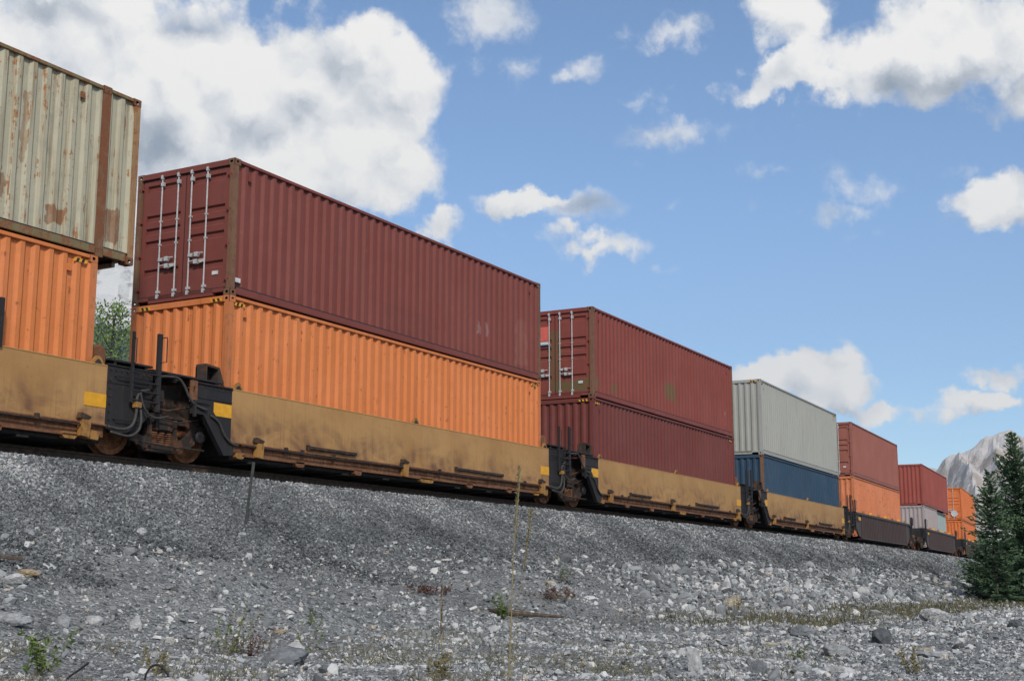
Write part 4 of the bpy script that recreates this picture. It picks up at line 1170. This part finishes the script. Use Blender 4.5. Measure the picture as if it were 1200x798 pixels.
spruce(44.97, -6.35, 7.5, 2.75, 'tall pointed dark spruce at the right edge of the photo', 3, dens=.72, spacing=.23)
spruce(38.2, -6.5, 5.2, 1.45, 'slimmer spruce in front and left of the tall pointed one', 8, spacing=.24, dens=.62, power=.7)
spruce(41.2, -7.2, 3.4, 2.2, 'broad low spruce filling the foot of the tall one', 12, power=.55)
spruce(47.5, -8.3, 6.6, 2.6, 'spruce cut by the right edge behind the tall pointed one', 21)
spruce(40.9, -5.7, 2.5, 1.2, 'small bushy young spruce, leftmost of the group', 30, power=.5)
spruce(70.0, -7.5, 6.5, 2.2, 'distant spruce behind the group at the right edge', 44, spacing=.3)


def leafy_tree(x, y, H, Rc, zc, label, seed=4, name='aspen_tree', leaf=.075, nl=4000):
    r = np.random.default_rng(seed); z0 = float(ground_z(x, y))
    t = empty(name, (x, y, z0), 0, label, 'tree'); mb = MB(); Q = QB()
    mb.tube([(0, 0, 0), (.05, .03, H * .35), (-.02, .05, H * .7), (.0, .0, H * .97)], [.10, .08, .045, .012], 8)
    tips = []
    for k in range(46):
        h = zc - Rc * 1.1 + (H - zc + Rc * 1.1) * (k + .5) / 46; an = k * 2.4 + r.uniform(-.4, .4); rel = (h - zc) / (H - zc) if h > zc else (zc - h) / (Rc * 1.4)
        L = Rc * math.sqrt(max(.06, 1 - rel * rel)) * r.uniform(.6, 1.1)
        p0 = np.array([0, 0, h - .3 * L]); p1 = p0 + np.array([math.cos(an) * L * .6, math.sin(an) * L * .6, .35 * L]); p2 = p0 + np.array([math.cos(an) * L, math.sin(an) * L, .75 * L])
        mb.tube([p0, p1, p2], [.018, .012, .004], 5, False)
        for f in np.linspace(.3, 1, 5): tips.append((p0 + (p2 - p0) * f, .16 + .16 * L))
    for (c, rr) in tips:
        n = int(nl / len(tips)); P = c + r.normal(0, rr * .62, (n, 3)); d = unit(r.normal(size=(n, 3)) + [0, 0, -.4]); wv = unit(np.cross(d, r.normal(size=(n, 3))))
        Q.add(strips(P, d, wv, np.full(n, leaf * 1.2), np.full(n, leaf * .5)), np.clip(r.uniform(0, 1, n), 0, 1))
    put('trunk', mb.mesh('trunk', M['bark']), t); put('crown', Q.mesh('crown', M['aspen']), t)
    return t


leafy_tree(11.45, 14.9, 8.15, 1.45, 5.7, 'light green leafy tree seen in the gap between the first two container stacks')


def blades(n, cx, cy, spread, h, wdt, lean=.35, seed=0, tint=(0, 1), up0=0.0, r=None):
    r = r or np.random.default_rng(seed)
    x = cx + r.normal(0, spread, n); y = cy + r.normal(0, spread, n); z = ground_z(x, y) + up0
    P = np.stack([x, y, z - .01], -1); d = unit(np.stack([r.normal(0, lean, n), r.normal(0, lean, n), np.ones(n)], -1))
    wv = unit(np.cross(d, r.normal(size=(n, 3)))); l = h * r.uniform(.45, 1.15, n)
    return strips(P, d, wv, l, np.full(n, wdt)), r.uniform(*tint, n)


def weed(x, y, n, h, spread, m_, label, seed, name='weed', lf=True, stems=5, lean=.3, wdt=.008, cat='weed', group='weeds growing in the gravel', leafsz=.035, stem_m='grass_dry'):
    t = empty(name, (x, y, float(ground_z(x, y))), 0, label, cat, group); r = np.random.default_rng(seed)
    Q = QB(); L = QB()
    for k in range(stems):
        a = np.array([r.normal(0, spread * .5), r.normal(0, spread * .5), 0]); d = unit(np.array([r.normal(0, lean), r.normal(0, lean), 1.0])); hh = h * r.uniform(.55, 1.05)
        u = np.linspace(0, 1, 7); bend = r.normal(0, .12, 2) * hh
        B = a * np.clip(u * 6, 0, 1)[:, None] + d * (u * hh)[:, None] + np.stack([bend[0] * u ** 2, bend[1] * u ** 2, 0 * u], -1)
        for i in range(6):
            wv = unit(np.cross(B[i + 1] - B[i], r.normal(size=3))); w0 = wdt * (1 - i / 8)
            for ww in (wv, unit(np.cross(B[i + 1] - B[i], wv))):
                Q.add([B[i] - ww * w0 * .5, B[i + 1] - ww * w0 * .4, B[i + 1] + ww * w0 * .4, B[i] + ww * w0 * .5], [r.uniform(0, .8)])
        m2 = max(1, n // stems); uu = r.uniform(.12, 1, m2); P = a + d * (uu * hh)[:, None] + np.stack([bend[0] * uu ** 2, bend[1] * uu ** 2, 0 * uu], -1)
        dd = unit(r.normal(size=(m2, 3)) * [1, 1, .5] + [0, 0, .35]); L.add(strips(P, dd, unit(np.cross(dd, r.normal(size=(m2, 3)))), leafsz * r.uniform(.6, 1.5, m2), leafsz * .28 * r.uniform(.6, 1.3, m2)), r.uniform(0, 1, m2))
    put('stem', Q.mesh('stem', M[stem_m]), t); put('leaves', L.mesh('leaves', M[m_]), t)
    return t


weed(-7.35, -7.02, 260, .34, .20, 'grass_red', 'reddish brown weed clump on the big buried boulder', 1, stems=14, leafsz=.03, stem_m='grass_red')
weed(-7.55, -6.85, 200, .55, .14, 'grass_green', 'green leafy weed with tall stems behind the reddish clump', 2, stems=8)
weed(-6.75, -7.22, 90, .42, .07, 'grass_green', 'thin green weed right of the reddish clump', 3, stems=4)
weed(-10.50, -7.45, 260, .42, .10, 'grass_green', 'bright green weed sprig at the bottom left corner', 4, stems=9, leafsz=.05)
weed(-4.76, -5.74, 80, .34, .06, 'grass_green', 'small green sprig right of the reddish clump, on open gravel', 5, stems=4)
weed(.07, -5.74, 260, .50, .13, 'grass_green', 'fresh green tuft beside the broken stick on the slope', 6, stems=9, leafsz=.05)
weed(-.34, -4.59, 420, .16, .34, 'grass_red', 'flat patch of dead brown weeds on the slope, upper left of the stick', 7, stems=24, leafsz=.045, stem_m='grass_red')
weed(3.12, -4.96, 420, .24, .42, 'grass_red', 'dead brown weed patch on the slope, right of the tall stalk', 8, stems=26, leafsz=.045)
weed(-3.48, -11.54, 60, .25, .05, 'grass_green', 'small green sprig left of the big pale block', 9, stems=3, leafsz=.045)
weed(-5.45, -13.25, 160, .26, .14, 'grass_dry', 'low yellowish weed at the bottom right', 10, stems=10)
weed(-8.0, -9.7, 140, .25, .12, 'grass_dry', 'dry yellow grass tuft right of the tall stalk base', 11, stems=16, leafsz=.05)
weed(-9.3, -7.6, 200, .28, .22, 'grass_dry', 'dry orange-yellow weeds by the black hose loop', 12, stems=14)
weed(10.0, -5.9, 300, .45, .30, 'grass_dry', 'dry purplish weeds beside the yellowish cream boulder', 13, stems=18, stem_m='grass_red')
weed(5.4, -4.0, 120, .3, .15, 'grass_green', 'dull green weed on the slope below the second well car', 14, stems=8)


def stalk(x, y, h, lx, ly, label, seed, m_='grass_dry', w=.012, head=.35):
    r = np.random.default_rng(seed); z = float(ground_z(x, y)); t = empty('dry_stalk', (x, y, z), 0, label, 'stalk', 'tall dry stalks'); mb = MB()
    P = [(lx * u + .02 * math.sin(u * 7), ly * u + .012 * math.sin(u * 5), h * u) for u in np.linspace(0, 1, 14)]
    mb.tube(P, [w * .5 * (1 - .6 * u) for u in np.linspace(0, 1, 14)], 5)
    me = mb.mesh('stem', M['stalkm']); put('stem', me, t)
    Q = QB(); n = 150; u = 1 - head * r.uniform(0, 1, n) ** 1.2; B = np.stack([lx * u, ly * u, h * u], -1)
    d = unit(r.normal(size=(n, 3)) * .5 + [0, 0, 1.2]); Q.add(strips(B, d, unit(np.cross(d, r.normal(size=(n, 3)))), np.full(n, .035), np.full(n, .006)), r.uniform(0, 1, n))
    put('seed_head', Q.mesh('seed_head', M[m_]), t); return t


M['stalkm'] = simple('straw_stalk', (.26, .21, .09), .25, 20, .8)
stalk(-8.16, -10.51, 1.80, .06, -.07, 'tall straw-coloured grass stalk rising past the train, centre foreground', 1, w=.014)
stalk(-8.02, -10.45, 1.45, .20, -.10, 'thin faint stalk just right of the tall straw-coloured one', 2, w=.006)
stalk(-4.90, -7.76, .72, .01, .0, 'short pinkish dead stalk left of the tall one', 3, 'grass_red', w=.016, head=.8)
# ground cover: sparse low grass in the flat to the right and thin dry growth along the bottom left
Q = QB(); r = np.random.default_rng(5)
A = scatter(26000, -9.6, -5.9, 16, 95); va = veg_amount(A[:, 0], A[:, 2]) * np.clip(fbm(A[:, 0], A[:, 2], .6, 4, 21) * 2.6 - .6, 0, 1)
A = A[RNG.uniform(size=len(A)) < va]
z = ground_z(A[:, 0], A[:, 1]); n = len(A); d = unit(np.stack([r.normal(0, .5, n), r.normal(0, .5, n), np.ones(n)], -1)); f = np.clip(A[:, 3] / 30, .8, 2)
Q.add(strips(np.stack([A[:, 0], A[:, 1], z], -1), d, unit(np.cross(d, r.normal(size=(n, 3)))), r.uniform(.06, .24, n), .010 * f), r.uniform(0, 1, n))
tag(put('ground_cover', Q.mesh('ground_cover', leaf_mat('mixed_low_grass', (.055, .055, .025), (.17, .15, .075)))), 'low dull green and brown grass on the flat in front of the spruces', 'grass', None, 'stuff')
Q = QB()
A = scatter(16000, -12.5, -6.2, 10.5, 19); k = (A[:, 0] < -2.5) & (fbm(A[:, 0], A[:, 1], 1.1, 3, 77) > .53); A = A[k]; n = len(A)
z = ground_z(A[:, 0], A[:, 1]); d = unit(np.stack([r.normal(0, .7, n), r.normal(0, .7, n), np.ones(n)], -1))
Q.add(strips(np.stack([A[:, 0], A[:, 1], z], -1), d, unit(np.cross(d, r.normal(size=(n, 3)))), r.uniform(.03, .14, n), np.full(n, .004)), r.uniform(0, 1, n))
tag(put('sparse_grass', Q.mesh('sparse_grass', leaf_mat('sparse_low_grass', (.06, .07, .03), (.20, .17, .09)))), 'thin low grass among the stones at bottom left', 'grass', None, 'stuff')

# ---- post, board, stick, hoses --------------------------------------
M['postmetal'] = simple('grey_green_painted_steel', (.05, .056, .05), .3, 18, .7, .3)
M['wood'] = simple('weathered_wood', (.10, .075, .055), .4, 16, .9)
t = empty('metal_post', (-2.03, -2.31, -.72), 0, 'thin leaning grey metal post standing in the ballast beside the track', 'post')
mb = MB(); mb.prism([(-.022, -.003), (.022, -.003), (.022, .003), (.003, .003), (.003, .03), (-.003, .03), (-.003, .003), (-.022, .003)][::-1], -.1, 1.02, 'z'); p = put('shaft', mb.mesh('shaft', M['postmetal']), t, rot=(-.03, .105, AX))
mb = MB(); mb.box(-.024, .024, -.006, -.003, .80, 1.0); put('reflector_plate', mb.mesh('reflector_plate', M['postmetal']), p)
mb = MB(); mb.box(-.75, .42, -.045, .045, -.02, .02, .006); o = put('wooden_board', mb.mesh('wooden_board', M['wood']), None, (-8.15, -3.83, float(ground_z(-8.15, -3.83)) + .06), (.05, .10, AX + .05)); tag(o, 'weathered dark board lying above the tan slab at far left', 'board')
mb = MB(); mb.tube([(-.75, 0, .05), (-.3, .03, .06), (.2, -.02, .03), (.85, .03, .0)], [.035, .045, .04, .02], 7); mb.tube([(.1, 0, .04), (.25, .1, .12)], [.02, .008], 5)
o = put('broken_stick', mb.mesh('broken_stick', M['wood']), None, (.37, -5.73, float(ground_z(.37, -5.73)) + .02), (0, .03, AX - .25)); tag(o, 'brown broken stick on the slope beside the fresh green tuft', 'stick')
mb = MB(); mb.tube([(-.1, 0, .02), (0, .02, .035), (.12, 0, .015)], [.03, .04, .02], 6)
mb = MB(); mb.box(10, 10.01, 0, .01, 0, .01)


def hose(x, y, pts, label):
    z = float(ground_z(x, y)); mb = MB(); c, s = math.cos(AX - .5), math.sin(AX - .5)
    P = [Vector((x + a * c, y + a * s, z + b)) for a, b in pts]; S = []
    for i in range(len(P) - 1):
        p0, p1, p2, p3 = P[max(i - 1, 0)], P[i], P[i + 1], P[min(i + 2, len(P) - 1)]
        for q in range(6):
            u = q / 6; S.append(.5 * ((2 * p1) + (p2 - p0) * u + (2 * p0 - 5 * p1 + 4 * p2 - p3) * u * u + (3 * p1 - p0 - 3 * p2 + p3) * u ** 3))
    S.append(P[-1]); mb.tube(S, .009, 7)
    tag(put('cable', mb.mesh('cable', M['gasket_shade'], True)), label, 'cable', 'black cables sticking out of the gravel')


hose(-10.30, -7.65, [(-.10, -.08), (-.04, .02), (.04, .08), (.12, .14)], 'black cable end curving out of the gravel near the bright green weed')
hose(-9.92, -8.16, [(-.07, -.06), (-.06, .05), (-.01, .12), (.05, .12), (.11, .06), (.15, -.02)], 'black cable loop arching out of the gravel at the bottom edge')

# ================================================================== mountains
def mountain(name, label, D, ridges, pxref, u0, u1, v0, v1, step, k, rough, m_, seed, group=None):
    """ridges: polylines of (px, py, v); (px, py) fixes bearing and height at distance D+v"""
    def P(px, py, v):
        a, e = px_azel(px, py); d = D + v; return np.array([CAM.x + d * math.cos(a), CAM.y + d * math.sin(a), CAM.z + d * math.tan(e)])
    a0, _ = px_azel(pxref, 600); f2 = np.array([math.cos(a0), math.sin(a0)]); r2 = np.array([f2[1], -f2[0]]); O = np.array([CAM.x, CAM.y]) + f2 * D
    u = np.arange(u0, u1, step); v = np.arange(v0, v1, step); Ug, Vg = np.meshgrid(u, v, indexing='ij'); X = O[0] + Ug * r2[0] + Vg * f2[0]; Y = O[1] + Ug * r2[1] + Vg * f2[1]
    Z = np.full(X.shape, -60.0)
    wx = (fbm(Ug, Vg, 1 / 160, 4, seed) - .5) * 90; wy = (fbm(Ug, Vg, 1 / 160, 4, seed + 9) - .5) * 90
    for pl in ridges:
        kk = k
        if isinstance(pl[0], (int, float)): kk, pl = pl[0], pl[1:]
        Q = [P(*p) for p in pl]
        for A_, B_ in zip(Q[:-1], Q[1:]):
            ab = (B_ - A_)[:2]; L2 = ab @ ab; t = np.clip(((X - A_[0]) * ab[0] + (Y - A_[1]) * ab[1]) / L2, 0, 1)
            d = np.hypot(X - (A_[0] + ab[0] * t), Y - (A_[1] + ab[1] * t)); fade = np.clip(d / 60, 0, 1)
            t2 = np.clip(((X + wx * fade - A_[0]) * ab[0] + (Y + wy * fade - A_[1]) * ab[1]) / L2, 0, 1)
            d2 = np.hypot(X + wx * fade - (A_[0] + ab[0] * t2), Y + wy * fade - (A_[1] + ab[1] * t2))
            Z = np.maximum(Z, A_[2] + (B_[2] - A_[2]) * t - kk * d2 - .00002 * d2 * d2)
    rn = 1 - np.abs(2 * fbm(Ug, Vg, 1 / 70, 5, seed + 3, .55) - 1)
    Z = Z + (rn - .72) * rough + (fbm(Ug, Vg, 1 / 14, 3, seed + 5) - .5) * rough * .28
    o = put(name, grid_mesh(name, X, Y, Z, m_, False)); return tag(o, label, None, group, 'structure')


def mountain_mat(name, rockc, rock2, scree, forest, tree_line, snowy=.5, sc_=.012):
    m, t = mat(name); o = t.node('ShaderNodeTexCoord').outputs['Object']; g = t.node('ShaderNodeNewGeometry'); nz = t.node('ShaderNodeSeparateXYZ', ins={0: g.outputs['Normal']}).outputs[2]
    z = t.node('ShaderNodeSeparateXYZ', ins={0: o}).outputs[2]
    n1 = t.noise(o, sc_, 8, .65); n2 = t.noise(t.scaled(o, (1, 1, 2.5)), sc_ * 4, 6, .7); n3 = t.noise(o, sc_ * 9, 5, .7)
    cc = t.mix(t.mapr(n2, .35, .65), rockc, rock2)
    cc = t.mix(t.math('MULTIPLY', t.mapr(t.math('ADD', n1, t.math('MULTIPLY', nz, .35)), .74 - snowy * .2, .84 - snowy * .2), .9), cc, scree)
    fm = t.math('ADD', t.mapr(z, tree_line - 60, tree_line + 60, .8, -.6), t.math('ADD', t.math('MULTIPLY', t.math('SUBTRACT', n3, .5), 1.6), t.math('MULTIPLY', t.math('SUBTRACT', n1, .5), 2.4)))
    cc = t.mix(t.mapr(fm, .30, .50), cc, forest)
    return finish(m, t, cc, .95, 0, n3, .6, 6.0, .1)


rm = mountain_mat('rocky_mountain', (.36, .30, .25), (.44, .38, .32), (.56, .53, .50), (.035, .055, .04), 60)
mountain('rocky_mountain', 'rocky mountain rising behind the spruces at the right edge', 2600,
         [[(1104, 552, 0), (1109, 541, 0), (1114, 532, 0), (1122, 529, 0), (1134, 528.5, 0), (1146, 521, 0), (1156, 514, 0), (1163, 512, 0), (1172, 508, 0), (1180, 507, 0), (1188, 510, 0), (1198, 512, 0), (1215, 509, 0), (1250, 528, 0), (1300, 540, 0), (1400, 560, 0), (1500, 590, 0)],
          [1.25, (1122, 531, -5), (1128, 538, -60), (1136, 545, -130), (1142, 566, -210), (1150, 600, -330)], [(1163, 514, 0), (1172, 545, -160), (1190, 580, -330)], [(1198, 514, 0), (1212, 550, -200)]],
         1190, -330, 620, -420, 260, 5.0, 1.0, 26, rm, 5)
mountain('distant_ridge', 'pale distant ridge just left of the rocky mountain', 4300, [[(960, 600, 0), (1040, 566, 0), (1075, 549, 0), (1092, 546, 0), (1100, 549, 0), (1115, 545, 0), (1150, 570, 0)]], 1090, -700, 400, -500, 300, 16, .7, 20,
         mountain_mat('distant_rock', (.36, .30, .27), (.42, .36, .32), (.52, .5, .48), (.3, .28, .26), -500), 8)
lm = mountain_mat('forested_slope', (.30, .29, .27), (.42, .41, .39), (.62, .62, .60), (.07, .10, .075), 330, .8, .02)
mountain('forested_slope', 'pale scree and forest mountainside seen in the gap between the first two stacks', 2200,
         [[(-500, 160, 0), (-200, 190, 0), (0, 215, 0), (100, 238, 0), (160, 262, 0), (260, 330, 0), (400, 410, 0), (560, 490, 0), (700, 540, 0), (860, 590, 0), (1000, 640, 0)], [.6, (120, 250, 0), (130, 330, -250), (150, 420, -500)]],
         200, -950, 1100, -900, 500, 14, .62, 55, lm, 15)

# ================================================================== air
mb = MB(); mb.box(-5400, 5400, -5400, 5700, -140, 1100)
m, t = mat('air'); n = t.node('ShaderNodeVolumePrincipled', ins={'Color': (.62, .74, .90), 'Density': HAZE, 'Anisotropy': .2})
t.l.new(n.outputs[0], t.node('ShaderNodeOutputMaterial').inputs['Volume'])
o = put('haze', mb.mesh('haze', m)); tag(o, None, None, None, 'stuff')
